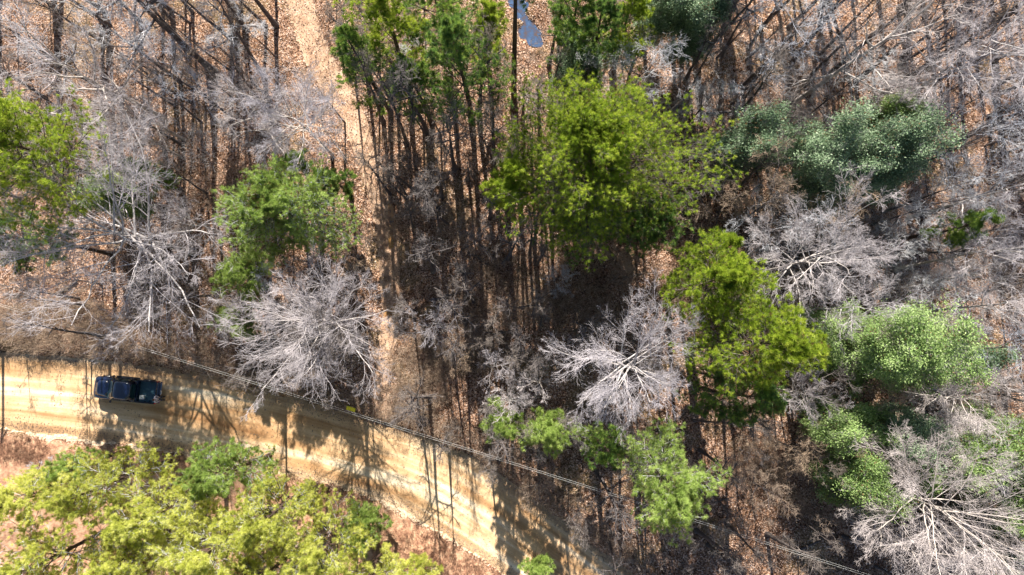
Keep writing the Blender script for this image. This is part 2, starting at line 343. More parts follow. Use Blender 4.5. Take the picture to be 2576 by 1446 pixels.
def bare_tree(seed, H, Rc, lean=(0, 0), trunk_r=.18, fork=.42, nl=9, n2=7, n3=7, n4=6, tw=5, elev=38, minr=.0075, spread=1.0, two=False, ang=42, wig=.12):
    rs = np.random.RandomState(seed); gt, gc = Geo(), Geo()
    K = 9; s = np.linspace(0, 1, K); hh = H * .86
    tops = [lean] if not two else [lean, (lean[0] + rs.uniform(1, 2.2), lean[1] + rs.uniform(-1, 1.5))]
    P1s, r1s = [], []
    for lx, ly in tops:
        P = np.zeros((1, K, 3)); P[0, :, 0] = lx * s + np.cumsum(rs.randn(K) * .012 * H) * s * .35; P[0, :, 1] = ly * s + np.cumsum(rs.randn(K) * .012 * H) * s * .35; P[0, :, 2] = hh * s - .3
        rad = (trunk_r * (1 - .95 * s ** 1.2) + trunk_r * .5 * np.exp(-s * 22))[None]
        tubes(gt, P, rad, 8)
        t = fork + (1 - fork) * (np.arange(nl) + rs.rand(nl)) / nl; t = np.minimum(t, .99)
        az = np.arange(nl) * 2.4 + rs.rand(nl) * 1.0 + rs.rand() * 6
        x = t * (K - 1); i = np.clip(x.astype(int), 0, K - 2); f = (x - i)[:, None]; base = P[0, i] * (1 - f) + P[0, i + 1] * f
        e = R(elev) * (.25 + 1.9 * ((t - fork) / (1 - fork)) ** 1.3) + R(8) * rs.randn(nl)
        L = Rc * (1.05 - .35 * (t - fork) / (1 - fork)) * (.75 + .4 * rs.rand(nl)) / np.maximum(np.cos(e), .45) * .80
        L = np.minimum(L, 1.35 * Rc)
        dd = np.stack([np.cos(az) * np.cos(e) * spread, np.sin(az) * np.cos(e), np.sin(e)], 1)
        K1 = 8; pts = [base]
        for _ in range(1, K1): dd = nrm(dd + wig * 1.05 * rs.randn(nl, 3) + [0, 0, .03]); pts.append(pts[-1] + dd * (L / (K1 - 1))[:, None])
        P1 = np.stack(pts, 1); r1 = (np.minimum(trunk_r * (1 - .6 * t) * .62, L * .03 + .012))[:, None] * np.linspace(1, .35, K1)[None]
        tubes(gt, P1, r1, 6); P1s.append(P1); r1s.append(r1)
    P1 = np.concatenate(P1s); r1 = np.concatenate(r1s)
    P2, r2 = spawn(rs, P1, r1, n2, .18, 1, ang * 1.15, .50, 6, .55, .06, minr=minr * 1.6, wig=wig); tubes(gc, P2, r2, 4, 0)
    P3, r3 = spawn(rs, P2, r2, n3, .12, 1, ang * 1.2, .52, 5, .6, .06, minr=minr * 1.2, wig=wig * 1.25); tubes(gc, P3, r3, 3, 0)
    P4, r4 = spawn(rs, P3, r3, n4, .15, 1, ang * 1.1, .58, 3, .65, .06, minr=minr * .82); tubes(gc, P4, r4, 3, 0)
    if tw:
        P5, r5 = spawn(rs, P4, r4, tw, .2, 1, 38, .66, 2, .8, .08, minr=minr * .62); tubes(gc, P5, r5, 3, 0)
    return gt, gc, (P3, P4)

def leaves(g, rs, c, n, size, mi, sp, dirs=None):
    """n leaves around every centre c"""
    N = len(c); cen = np.repeat(c, n, 0) + rs.randn(N * n, 3) * sp
    a = nrm(rs.randn(N * n, 3) + [0, 0, .0]); up = nrm(rs.randn(N * n, 3) * .8 + [0, 0.35, 1.0]); b_ = nrm(np.cross(up, a)); a = np.cross(b_, up)
    s = size * (.7 + .6 * rs.rand(N * n))[:, None]
    V = np.stack([cen - a * s, cen + b_ * s * .45, cen + a * s, cen - b_ * s * .45], 1)
    va = np.repeat(np.repeat(rs.rand(N) * .5, n) * 1.0 + rs.rand(N * n) * .5, 4)
    g.add(V.reshape(-1, 3), np.arange(N * n * 4).reshape(-1, 4), mi, va)

def evergreen(seed, H, Rc, nleaf=10, lean=(0, 0), ls=.075, twigs=True):
    ls = .078; nleaf = int(nleaf * 1.9)
    rs = np.random.RandomState(seed)
    gt, gc, (P3, P4) = bare_tree(seed, H, Rc * 1.2, lean, .15, .3, 18, 7, 7, 3, 2, 30, .007)
    tips = np.concatenate([P4[:, -1], P4[:, 1], P3[:, -1], P3[:, 2]]); keep = rs.rand(len(tips)) < .75
    leaves(gc, rs, tips[keep], int(nleaf * .62), ls, 1, .26)
    return gt, gc

def pine(seed, H, zb, rx, ry, dens=1.0, tr=.2, lean=(0, 0), nlen=.22):
    rs = np.random.RandomState(seed); gt, gc = Geo(), Geo()
    K = 10; s = np.linspace(0, 1, K); P = np.zeros((1, K, 3)); P[0, :, 0] = lean[0] * s + .25 * np.sin(s * 3 + seed); P[0, :, 1] = lean[1] * s + .2 * np.sin(s * 4 + seed * 2); P[0, :, 2] = H * s - .3
    P[0, :, :2] -= P[0, :1, :2]; rad = (tr * (1 - .82 * s) + tr * .4 * np.exp(-s * 25))[None]; tubes(gt, P, rad, 9)
    Rm = (rx + ry) / 2; nb = int((30 + 15 * Rm) * dens)
    t = (np.arange(nb) + rs.rand(nb)) / nb; t = t ** .85
    z = zb + (H - zb) * t; az = rs.rand(nb) * 6.283 + np.arange(nb) * 2.4
    x = (z / H) * (K - 1); i = np.clip(x.astype(int), 0, K - 2); f = (x - i)[:, None]; base = P[0, i] * (1 - f) + P[0, i + 1] * f
    prof = (1 - t ** 2.2) ** .6 * (.55 + .45 * sst(t * 2.5 + .1)); lump = 1 + .16 * np.sin(3 * az + seed) + .12 * np.sin(5 * az + 2 * seed)
    rr = 1 / np.sqrt((np.cos(az) / rx) ** 2 + (np.sin(az) / ry) ** 2)
    L = np.maximum(rr * prof * lump * (.80 + .38 * rs.rand(nb) ** .6), .6)
    e = -.05 + .95 * t ** 1.3 + .15 * rs.randn(nb)
    dd = np.stack([np.cos(az) * np.cos(e), np.sin(az) * np.cos(e), np.sin(e)], 1); K1 = 6; pts = [base]
    for _ in range(1, K1): dd = nrm(dd + .08 * rs.randn(nb, 3) + [0, 0, .07]); pts.append(pts[-1] + dd * (L / (K1 - 1))[:, None])
    B1 = np.stack(pts, 1); rb = np.minimum(.05, .012 * L + .008)[:, None] * np.linspace(1, .3, K1)[None]; tubes(gt, B1, rb, 4)
    nd = 9; zd = zb * (.45 + .5 * rs.rand(nd)); ad = rs.rand(nd) * 6.28; x = zd / H * (K - 1); i = x.astype(int); f = (x - i)[:, None]
    bd = P[0, i] * (1 - f) + P[0, i + 1] * f; Ld = (.5 + 1.6 * rs.rand(nd))[:, None]; dv = np.stack([np.cos(ad), np.sin(ad), .15 * np.ones(nd)], 1)
    tubes(gt, np.stack([bd, bd + dv * Ld * .6, bd + dv * Ld + [0, 0, .1]], 1), np.tile([[.022, .015, .007]], (nd, 1)), 4)
    ns = int(5 + Rm * 1.7)
    S1, rS = spawn(rs, B1, rb, ns, .22, 1, 48, .36, 4, .6, .10, minr=.009); tubes(gc, S1, rS, 3, 0)
    S2, rS2 = spawn(rs, S1, rS, 4, .3, 1, 42, .55, 3, .7, .15, minr=.007); tubes(gc, S2, rS2, 3, 0)
    tp = np.concatenate([S2[:, -1], S2[::3, 1], S1[:, -1], B1[:, -1]]); td = nrm(np.concatenate([S2[:, -1] - S2[:, 0], S2[::3, -1] - S2[::3, 0], S1[:, -1] - S1[:, 0], B1[:, -1] - B1[:, 0]]) )
    td = nrm(td + [0, 0, .55]); n = 24; N = len(tp); tv = rs.rand(N)
    d = nrm(np.repeat(td, n, 0) * .75 + rs.randn(N * n, 3) * .55); L_ = nlen * (.7 + .6 * rs.rand(N * n))[:, None]
    o = np.repeat(tp, n, 0) - d * .03 + rs.randn(N * n, 3) * .03; sd_ = nrm(np.cross(d, rs.randn(N * n, 3))) * .011
    V = np.stack([o - sd_, o + sd_, o + d * L_], 1)
    gc.add(V.reshape(-1, 3), np.arange(N * n * 3).reshape(-1, 3), 1, np.repeat(np.repeat(tv, n) * .8 + rs.rand(N * n) * .25 - .02, 3))
    return gt, gc

placed = []                                         # (object, kind word) for labels made at the end
def put_tree(kind, x, y, gt, gc, mats_t, mats_c, label, cat, group=None, rz=0.0):
    e = obj(kind, None, None, (x, y, hz(x, y) - .02), rz); e.empty_display_size = .3
    obj('trunk', gt if isinstance(gt, bpy.types.Mesh) else gt.mesh('trunk', mats_t, True), e)
    obj('crown', gc if isinstance(gc, bpy.types.Mesh) else gc.mesh('crown', mats_c), e)
    tag(e, label, cat, group); placed.append(e); return e

def px_tree(cx, cy, H, hc, base=None):
    """base point and lean for a crown seen at (cx, cy)"""
    c = W(cx, cy, hc)
    if base is None: return c[0], c[1], (0, 0)
    b_ = W(*base); k = H / hc
    return b_[0], b_[1], ((c[0] - b_[0]) * k, (c[1] - b_[1]) * k)

G_P = 'pine trees with green needles'
PINES = [  # cx, cy, rx, ry (pixels), height, crown base, needles, base pixel or None, label
 (85, 400, 165, 165, 22, 11, 'lime', None, 'dense green pine cut by the frame edge above the utility pole'),
 (55, 590, 85, 80, 15, 8, 'green', None, 'smaller dark pine tucked under the dense green pine above the utility pole'),
 (385, 440, 55, 45, 8, 3, 'green', None, 'small dim pine above the wide white bare tree, between grey twigs'),
 (738, 545, 172, 100, 12, 5, 'soft', None, 'broad light green pine beside the woodland track'),
 (628, 688, 62, 70, 8, 2.5, 'soft', None, 'narrow light green pine between the wide white tree and the round grey tree'),
 (598, 790, 48, 56, 5.5, 1.8, 'soft', None, 'lowest light green pine of its clump, above the road'),
 (735, 430, 45, 35, 8, 6, 'green', None, 'dark green pine just above the light green pine clump'),
 (840, 460, 50, 40, 9, 4, 'green', None, 'thin young pine at the edge of the track above the pine clump'),
 (1492, 395, 262, 205, 17, 7, 'lime', None, 'giant lime green pine with the broadest, roundest crown in the wood'),
 (1480, 545, 130, 125, 10, 4, 'green', None, 'darker pine shaded under the lower edge of the giant lime pine'),
 (1635, 550, 105, 110, 9.5, 4, 'green', None, 'shaded green pine under the giant pine, beside the teal evergreens'),
 (1275, 450, 60, 80, 16, 8, 'lime', None, 'lime pine with ragged crown at the trackward foot of the giant pine'),
 (965, 60, 115, 85, 20, 9, 'lime', None, 'green pine at the top edge next to the woodland track'),
 (1095, 40, 115, 85, 21, 9, 'green', None, 'dark pine at the top edge between the track and the creek'),
 (1165, 165, 105, 120, 22, 9, 'green', (1186, 300), 'tall dark pine with a long bent trunk showing below its crown'),
 (930, 180, 75, 80, 15, 6, 'green', None, 'middling green pine right beside the upper track'),
 (1055, 225, 75, 70, 14, 6, 'green', None, 'low green pine below the dark pines of the top edge'),
 (1225, 90, 45, 80, 15, 6, 'lime', None, 'slim yellowish pine beside the blue creek'),
 (1275, -140, 120, 90, 26, 19, 'green', (1293, 283), 'very tall straight pine trunk standing beside the creek, crown beyond the frame'),
 (1430, 70, 75, 90, 17, 7, 'green', None, 'green pine overhanging the creek'),
 (1500, 90, 80, 90, 16, 7, 'green', None, 'green pine above the giant pine, second from the creek'),
 (1585, 55, 60, 85, 16, 7, 'lime', None, 'yellowish pine at the top edge beside the glossy evergreens'),
 (1800, 720, 120, 105, 19, 9, 'lime', None, 'yellow green pine beside the giant pine, upper one of the roadside wood'),
 (1905, 850, 160, 140, 22, 10, 'lime', None, 'broad olive green pine between the round grey tree and the rounded holly'),
 (1850, 990, 110, 80, 16, 7, 'green', None, 'dark lower pine under the broad olive pine'),
 (1790, 640, 55, 45, 15, 7, 'lime', None, 'small pale pine top poking out above the yellow green pine'),
 (1668, 1190, 98, 122, 17, 7, 'soft', None, 'mid green pine over the dark shade beside the power line'),
 (1395, 1078, 78, 46, 10, 4, 'soft', None, 'light pine below the round white bare tree'),
 (1275, 1078, 50, 42, 10, 4, 'soft', None, 'small light pine at the shady verge above the power line'),
 (1525, 1120, 48, 55, 10, 5, 'green', None, 'shaded dark pine between two lighter ones above the power line'),
 (2410, 560, 55, 42, 12, 6, 'green', None, 'small dim pine among dark bare trees near the frame side'),
 (90, 1255, 85, 70, 14, 5, 'yellow', None, 'yellow green pine at the frame side below the utility pole'),
 (245, 1225, 115, 78, 15, 5, 'yellow', None, 'yellow green pine just below the truck shadow'),
 (410, 1275, 110, 85, 15, 5, 'yellow', None, 'yellow green pine below the road, straight under the person'),
 (570, 1195, 90, 68, 13, 4, 'soft', None, 'greener pine touching the lower road edge'),
 (690, 1300, 115, 85, 15, 5, 'yellow', None, 'yellow green pine under the greener roadside pine'),
 (820, 1355, 95, 78, 14, 4, 'yellow', None, 'yellow pine at the outer end of the lower thicket'),
 (540, 1375, 125, 90, 16, 5, 'yellow', None, 'tall yellow pine in the middle of the lower thicket'),
 (330, 1395, 125, 85, 16, 5, 'yellow', None, 'yellow pine at the bottom edge, second in from the corner'),
 (110, 1400, 130, 90, 16, 5, 'yellow', None, 'yellow pine filling the bottom corner under the truck'),
 (700, 1430, 120, 70, 15, 4, 'yellow', None, 'yellow pine at the bottom edge in the middle of the thicket'),
 (925, 1340, 55, 50, 8, 2, 'soft', None, 'young pine standing alone by the lower road verge'),
 (935, 1430, 85, 50, 11, 3, 'yellow', None, 'low yellow pine at the bottom edge next to the red verge'),
 (1050, 1430, 55, 30, 6, 1.5, 'yellow', None, 'young yellow pine at the bottom edge on the red verge'),
 (1345, 1440, 38, 22, 4, 1, 'soft', None, 'tiny pine at the bottom edge beside the pale road'),
 (185, 1172, 50, 38, 9, 3, 'soft', None, 'small pine on the verge directly below the truck'),
 (790, 1250, 40, 32, 6, 2, 'yellow', None, 'small pine between the lower thicket and the dark verge'),
]
DEN = 1.0
PINES += [
 (1900, -330, 140, 120, 22, 9, 'green', (1850, -120), 'deep green pine whose shadow falls in from beyond the top edge'),
 (2190, -380, 150, 120, 23, 9, 'green', (2090, -170), 'bushy green pine whose shadow falls in from beyond the top edge'),
 (2480, -330, 140, 120, 22, 9, 'green', (2290, -140), 'tall green pine whose shadow falls in from beyond the top edge'),
 (2800, -250, 130, 120, 20, 9, 'green', (2480, -90), 'outermost green pine whose shadow falls in from beyond the top edge'),
 (400, -330, 120, 110, 21, 10, 'green', (560, -130), 'lone green pine whose shadow falls in from beyond the top edge')]
for k, (cx, cy_, rx, ry, H, zb, nd, bs, lab) in enumerate(PINES):
    if cy_ < 260 and 860 < cx < 1640 and H < 25: zb = min(zb, .26 * H)
    if nd == 'yellow': rx *= 1.1; ry *= 1.1
    if nd == 'soft': rx *= 1.10; ry *= 1.10
    hc = zb + .55 * (H - zb); x, y, ln = px_tree(cx, cy_, H, hc, bs); s = (CAM_H - hc) / F
    gt, gc = pine(100 + k, H, zb, rx * s * 1.02, ry * s * 1.02, DEN * (.66 if nd == 'yellow' else .70 if nd == 'green' else 1.05 if rx > 165 else .80), .12 + H * .006, ln, .24)
    put_tree('pine_tree', x, y, gt, gc, [M['pine_bark']], [M['grey_twig' if nd in ('yellow', 'soft') else 'pine_twig'], M[nd]], lab, 'pine tree', G_P)

G_E = 'broadleaf evergreen trees'
EVER = [
 (1885, 375, 105, 62, 12, 'teal_leaf', 'pale teal evergreen next to the giant pine'),
 (2070, 395, 120, 92, 14, 'teal_leaf', 'large teal evergreen in the middle of its row'),
 (2215, 385, 85, 78, 13, 'teal_leaf', 'teal evergreen at the outer end of its row'),
 (2150, 462, 100, 55, 11, 'teal_leaf', 'low dark teal evergreen under the row of teal ones'),
 (2165, 860, 100, 92, 13, 'holly_leaf', 'rounded olive evergreen touching the broad olive pine'),
 (2258, 895, 88, 115, 13, 'holly_leaf', 'rounded olive evergreen on the outer side of its twin'),
 (2105, 1060, 85, 55, 8, 'holly_leaf', 'low leafy evergreen below the broad olive pine'),
 (2250, 1090, 85, 62, 8, 'teal_leaf', 'low teal evergreen below the rounded olive twins'),
 (2130, 1200, 80, 70, 8, 'holly_leaf', 'low sparse evergreen above the leaning roadside saplings'),
 (2350, 1160, 90, 75, 9, 'holly_leaf', 'sparse evergreen mixed into the wide white corner tree'),
 (2500, 1110, 90, 80, 12, 'holly_leaf', 'bright leafy evergreen at the frame side below the dark gap'),
 (2545, 1250, 75, 90, 12, 'holly_leaf', 'bright leafy evergreen at the frame side, middle of three'),
 (2550, 1375, 75, 75, 11, 'teal_leaf', 'leafy evergreen in the lower corner of the frame'),
 (1665, 20, 62, 50, 12, 'teal_leaf', 'dark glossy evergreen at the top edge beside yellowish pine'),
 (1745, 60, 55, 60, 12, 'teal_leaf', 'dark glossy evergreen under the leaning grey trunk'),
 (1455, 165, 55, 55, 9, 'teal_leaf', 'small glossy evergreen under the creekside pines'),
 (300, 500, 55, 45, 7, 'holly_leaf', 'small pale evergreen bush above the wide white tree'),
 (2210, 300, 60, 35, 8, 'holly_leaf', 'small dull evergreen behind the row of teal ones'),
 (2440, 900, 45, 35, 7, 'teal_leaf', 'small dark evergreen in the dark gap by the lying trunks'),
]
for k, (cx, cy_, rx, ry, H, lf, lab) in enumerate(EVER):
    hc = .68 * H; x, y, ln = px_tree(cx, cy_, H, hc); s = (CAM_H - hc) / F; r = (rx + ry) / 2 * s
    gt, gc = evergreen(300 + k, H, r, 8 if r > 1.6 else 5, (0, 0), .075)
    for gg in (gt, gc): gg.v = [v * [rx * s / r, ry * s / r, 1] for v in gg.v]
    put_tree('evergreen_tree', x, y, gt, gc, [M['grey_bark']], [M['white_twig'], M[lf]], lab, 'evergreen tree', G_E)

G_B = 'large leafless trees'
BARE = [  # cx, cy, r, height, base pixel, trunk radius, look, label
 (330, 590, 225, 14.5, None, .27, 'wide', 'widely spreading white bare tree with thick crooked limbs above the truck'),
 (490, 560, 95, 8, None, .13, 'white', 'paler bare tree leaning against the spreading white tree'),
 (795, 815, 172, 13, None, .16, 'multi', 'round grey bare tree between the track and the road'),
 (1572, 922, 172, 18, None, .18, 'urchin', 'round white bare tree with starburst branches above the power line'),
 (2030, 655, 150, 17, None, .16, 'urchin', 'feathery pinkish white bare tree above the broad olive pine'),
 (1940, 555, 110, 14, None, .12, 'grey', 'hazy grey bare tree under the pale teal evergreen'),
 (2130, 765, 110, 13, None, .12, 'white', 'white bare tree with a fan of branches above the rounded olive evergreen'),
 (1240, 925, 62, 8, None, .07, 'white', 'small white starburst tree at the shady verge'),
 (1283, 1008, 62, 8, None, .07, 'urchin', 'small starburst tree right above the small light pine'),
 (1352, 955, 58, 8, None, .07, 'white', 'small bare tree between the starburst pair and the round white tree'),
 (1095, 812, 70, 5, None, .07, 'white', 'low grey starburst tree beside the orange puddle'),
 (1150, 905, 60, 6, None, .06, 'tan', 'low tangled bare tree at the verge below the orange puddle'),
 (2490, 770, 125, 15, None, .15, 'white', 'bluish white bare tree at the frame side above the lying trunks'),
 (2470, 635, 105, 16, None, .13, 'white', 'pale bare tree at the frame side below the small dim pine'),
 (2330, 1275, 185, 15, None, .17, 'urchin', 'wide white bare tree filling the lower corner'),
 (2265, 1370, 125, 13, None, .12, 'white', 'white bare tree at the bottom edge under the wide white corner tree'),
 (2470, 1380, 120, 13, None, .12, 'white', 'white bare tree in the extreme lower corner'),
 (2025, 990, 78, 10, None, .09, 'urchin', 'small white fan tree beside the dark lower pine'),
 (2385, 1000, 100, 12, None, .11, 'urchin', 'white bare tree below the rounded olive evergreens'),
 (2215, 105, 190, 20, (1962, 282), .22, 'white', 'tall pale tree on a long diagonal trunk at the top'),
 (2440, 140, 175, 19, None, .17, 'urchin', 'hazy blue white tree in the top corner'),
 (2430, 330, 150, 17, None, .15, 'grey', 'tangled grey tree beside the row of teal evergreens'),
 (2530, 470, 125, 17, None, .15, 'white', 'grey white bare tree at the frame side above the small dim pine'),
 (1900, -10, 130, 20, (1738, 165), .22, 'grey', 'grey tree leaning up the top edge on a thick diagonal trunk'),
 (1960, 130, 115, 16, None, .13, 'grey', 'grey bare tree between the two diagonal trunks'),
 (2110, 230, 105, 14, None, .11, 'grey', 'thin grey tree behind the row of teal evergreens'),
 (215, 190, 165, 18, (415, 300), .22, 'white', 'white crowned tree on a diagonal trunk in the upper corner'),
 (330, 270, 110, 12, None, .14, 'white', 'white bare tree between the diagonal trunk and the dense green pine'),
 (90, 120, 150, 16, None, .18, 'grey', 'hazy grey tree in the top corner'),
 (240, 40, 130, 18, None, .15, 'grey', 'grey tree at the top edge next to the hazy corner tree'),
 (255, -70, 190, 22, (548, 190), .30, 'darkbig', 'tall tree with the thickest dark diagonal trunk at the top'),
 (300, -60, 130, 21, (530, 178), .17, 'darkbig', 'slimmer dark trunk running beside the thickest diagonal trunk'),
 (535, -10, 120, 20, (672, 205), .17, 'darkbig', 'dark crooked tree rising to the top edge between trunk and track'),
 (60, 260, 115, 16, None, .14, 'white', 'white bare tree just above the dense green pine'),
 (625, 295, 110, 14, None, .13, 'white', 'white bare tree spreading between diagonal trunk and track'),
 (750, 300, 115, 14, None, .13, 'urchin', 'white bare tree beside the upper track'),
 (375, 350, 85, 8, None, .11, 'white', 'low white bare tree above the small dim pine'),
 (815, 240, 62, 10, None, .08, 'tan', 'small tan bare tree in the open part of the track'),
 (820, 340, 62, 9, None, .08, 'white', 'small white bare tree where the track narrows'),
 (1610, 190, 125, 14, None, .12, 'grey', 'grey bare tree above the giant pine crown'),
 (1500, 170, 80, 11, None, .09, 'grey', 'small grey bare tree between creek and giant pine'),
 (1895, 475, 120, 13, None, .11, 'tan', 'tan grey bare tree below the pale teal evergreen'),
 (1010, 350, 60, 8, None, .07, 'tan', 'small bare tree in the shade just across the track'),
 (1040, 130, 70, 10, None, .08, 'grey', 'bare grey tree under the top edge pines'),
 (2250, 640, 90, 11, None, .09, 'grey', 'dim grey tree in the dark wood beside the feathery tree'),
 (2300, 740, 85, 10, None, .09, 'grey', 'dim grey tree above the rounded olive evergreens'),
 (2330, 520, 90, 12, None, .10, 'grey', 'dim grey tree below the row of teal evergreens'),
 (1780, 250, 75, 11, None, .09, 'grey', 'thin grey tree at the foot of the leaning grey trunk'),
 (2010, 1130, 90, 7, None, .07, 'tan', 'low tan tangled tree above the leaning roadside saplings'),
 (1940, 1240, 75, 7, None, .07, 'tan', 'low tan tree by the roadside saplings'),
 (2180, 1300, 80, 8, None, .08, 'white', 'small white tree between the corner tree and roadside saplings'),
 (1400, 700, 50, 5, None, .05, 'grey', 'small grey tree in the striped middle wood below the giant pine'),
 (1290, 800, 50, 4, None, .06, 'tan', 'small tangled tree above the shady verge'),
 (90, 1190, 40, 5, None, .04, 'white', 'small white sapling tree on the red verge under the utility pole'),
 (700, 700, 60, 9, None, .07, 'grey', 'small grey tree between light green pines and round grey tree'),
 (2020, 60, 130, 17, None, .14, 'grey', 'hazy grey tree at the top edge between the two diagonal trunks'),
 (2300, 230, 120, 15, None, .12, 'white', 'pale tree just above the outer teal evergreen'),
 (2400, 470, 110, 14, None, .12, 'grey', 'tangled grey tree between the outer teal evergreen and small dim pine'),
 (2530, 300, 120, 16, None, .13, 'grey', 'grey tree at the frame side below the blue white corner tree'),
 (2420, 700, 100, 13, None, .11, 'white', 'white tree with open branches just under the small dim pine'),
 (2540, 880, 90, 14, None, .10, 'grey', 'grey tree at the frame side over the lying trunks'),
 (2190, 980, 80, 9, None, .07, 'tan', 'tan twiggy tree between the olive twins and the low teal evergreen'),
 (2420, 1150, 110, 11, None, .09, 'white', 'white tree between the bright leafy evergreens and the corner tree'),
 (2080, 540, 90, 12, None, .09, 'tan', 'tan bare tree straight under the middle teal evergreen'),
 (170, 330, 80, 8, None, .09, 'white', 'white bare tree beside the dense green pine'),
 (440, 180, 100, 15, None, .11, 'grey', 'grey bare tree under the thickest diagonal trunk'),
 (160, 700, 70, 8, None, .07, 'tan', 'tan bare tree below the smaller dark pine by the fallen log'),
 (880, 640, 60, 7, None, .06, 'tan', 'small bare tree squeezed between pine clump and track'),
]
LOOK = {'wide': dict(nl=17, n2=7, n3=7, n4=5, tw=4, elev=15, fork=.55, minr=.0095),
        'white': dict(nl=9, n2=7, n3=6, n4=4, tw=2, elev=34, minr=.0078, ang=36, wig=.10),
        'urchin': dict(nl=20, n2=7, n3=7, n4=5, tw=3, elev=28, fork=.55, minr=.0075, ang=30, wig=.09),
        'grey': dict(nl=8, n2=6, n3=6, n4=4, tw=2, elev=36, minr=.0075),
        'tan': dict(nl=8, n2=7, n3=6, n4=5, tw=3, elev=40, fork=.15, minr=.0065),
        'multi': dict(nl=12, n2=7, n3=7, n4=5, tw=3, elev=30, fork=.55, minr=.0075, ang=31, wig=.09, two=True),
        'darkbig': dict(nl=9, n2=7, n3=7, n4=6, tw=4, elev=40, fork=.5, minr=.008)}
for k, (bx_, by_, H_t, lab_) in enumerate([(1790, -60, 19, 'pale leaning'), (1930, -110, 21, 'dark forked'), (2060, -50, 19, 'slim crooked'), (2180, -150, 22, 'tall straight'), (2290, -70, 20, 'mossy grey'), (2400, -130, 21, 'stout dark'), (2500, -60, 20, 'broad crowned'), (40, -70, 19, 'thick grey'), (180, -120, 21, 'double limbed'), (420, -140, 22, 'rough barked'), (600, -90, 20, 'long limbed')]):
    BARE.append((bx_ + (bx_ - 1310) * .35, by_ + (by_ - 860) * .35, 150, H_t, (bx_, by_), .24, 'grey', lab_ + ' bare tree whose shadow falls in from beyond the top edge'))
for k, (cx, cy_, r_, H, bs, tr, lk, lab) in enumerate(BARE):
    hc = .74 * H; x, y, ln = px_tree(cx, cy_, H, hc, bs); s = (CAM_H - hc) / F; kw = dict(LOOK[lk])
    if r_ < 85: kw.update(nl=max(7, kw['nl'] - 2), n2=6, n3=5, n4=4, tw=3)
    gt, gc, _ = bare_tree(500 + k, H, r_ * s * {'urchin': 1.28, 'multi': 1.2, 'wide': 1.65}.get(lk, 1.1), (ln[0], ln[1]), tr, **kw)
    mt = {'wide': 'pale_bark', 'white': 'pale_bark', 'urchin': 'pale_bark', 'grey': 'dark_bark', 'tan': 'dark_bark', 'darkbig': 'dark_bark', 'multi': 'pale_bark'}[lk]
    mc = {'wide': 'white_twig', 'white': 'white_twig', 'urchin': 'white_twig', 'grey': 'grey_twig', 'tan': 'tan_twig', 'darkbig': 'grey_twig', 'multi': 'white_twig'}[lk]
    put_tree('bare_tree', x, y, gt, gc, [M[mt]], [M[mc]], lab, 'bare tree', G_B)

# ------------------------------------------------------------------ trunks that lie across the frame side, fallen logs
def pole_tree(px, py, H, tr, lean, lab, seed):
    b_ = W(px, py); gt, gc, _ = bare_tree(seed, H, 2.6, lean, tr, .7, 6, 6, 5, 4, 2, 40)
    put_tree('bare_tree', b_[0], b_[1], gt, gc, [M['dark_bark']], [M['grey_twig']], lab, 'bare tree', G_B)
pole_tree(2488, 886, 19, .17, (1.0, 1.2), 'straight dark trunk crossing the frame side, upper one of the pair', 801)
pole_tree(2470, 974, 19, .19, (.8, -.2), 'straight dark trunk crossing the frame side, lower one of the pair', 802)
pole_tree(2490, 245, 19, .2, (1.6, -.6), 'dark trunk slanting out of the frame beside the tangled grey tree', 803)

def log(p0, p1, r, lab, seed):
    rs = np.random.RandomState(seed); a, b_ = W(*p0), W(*p1); L = np.linalg.norm(b_ - a); K = 9; s = np.linspace(0, 1, K)
    P = a[None] * (1 - s)[:, None] + b_[None] * s[:, None]; P[:, :2] += rs.randn(K, 2) * .05; P[:, 2] = [hz(q[0], q[1]) + r * .8 for q in P]
    o = P[0].copy(); P -= o; g = Geo(); tubes(g, P[None], (r * (1 - .45 * s))[None], 9)
    for e in (0, K - 1):
        g.v[0]; i0 = e * 9; g.add(np.empty((0, 3)), np.array([[i0 + j for j in range(9)]]) - g.n)
    gb = Geo(); Q, q = spawn(rs, P[None], (r * (1 - .45 * s))[None], 5, .35, 1, 50, .2, 4, .4, .05, minr=.012); e = obj('fallen_log', None, None, tuple(o)); obj('trunk', g.mesh('log', [M['dark_bark']], True), e)
    for i_ in range(len(Q)): gb = Geo(); tubes(gb, Q[i_:i_ + 1], q[i_:i_ + 1], 4); obj('branch', gb.mesh('branch', [M['dark_bark']]), e)
    tag(e, lab, 'log', 'fallen logs on the forest floor'); placed.append(e)
log((160, 742), (210, 708), .16, 'short dark fallen log on brown leaves above the power line', 1)
log((1085, 757), (1150, 737), .14, 'dark log standing in for the shadow in the gully beside the muddy track', 2)  # added dark log in place of the shadow along the gully edge
log((1745, 292), (1835, 293), .11, 'dark fallen log lying level at the foot of the leaning grey trunk', 3)
log((2345, 655), (2420, 630), .13, 'grey fallen log in the dark wood near the frame side', 4)
log((905, 985), (948, 973), .07, 'thin curved fallen branch log beside the yellow sign', 5)
log((435, 1392), (505, 1367), .16, 'dark fallen log showing through the yellow pines at the bottom', 6)
log((1180, 640), (1228, 668), .10, 'thin fallen log between striped shadows, upper middle wood', 8)
log((640, 205), (690, 262), .13, 'fallen log on open litter beside the thick diagonal trunk', 9)
log((1560, 700), (1615, 690), .10, 'fallen log in the gap under the giant pine', 10)
log((1985, 1385), (2050, 1350), .12, 'fallen log near the power line in the corner wood', 11)
log((120, 1213), (148, 1188), .08, 'pale fallen log on the red verge under the truck', 7)

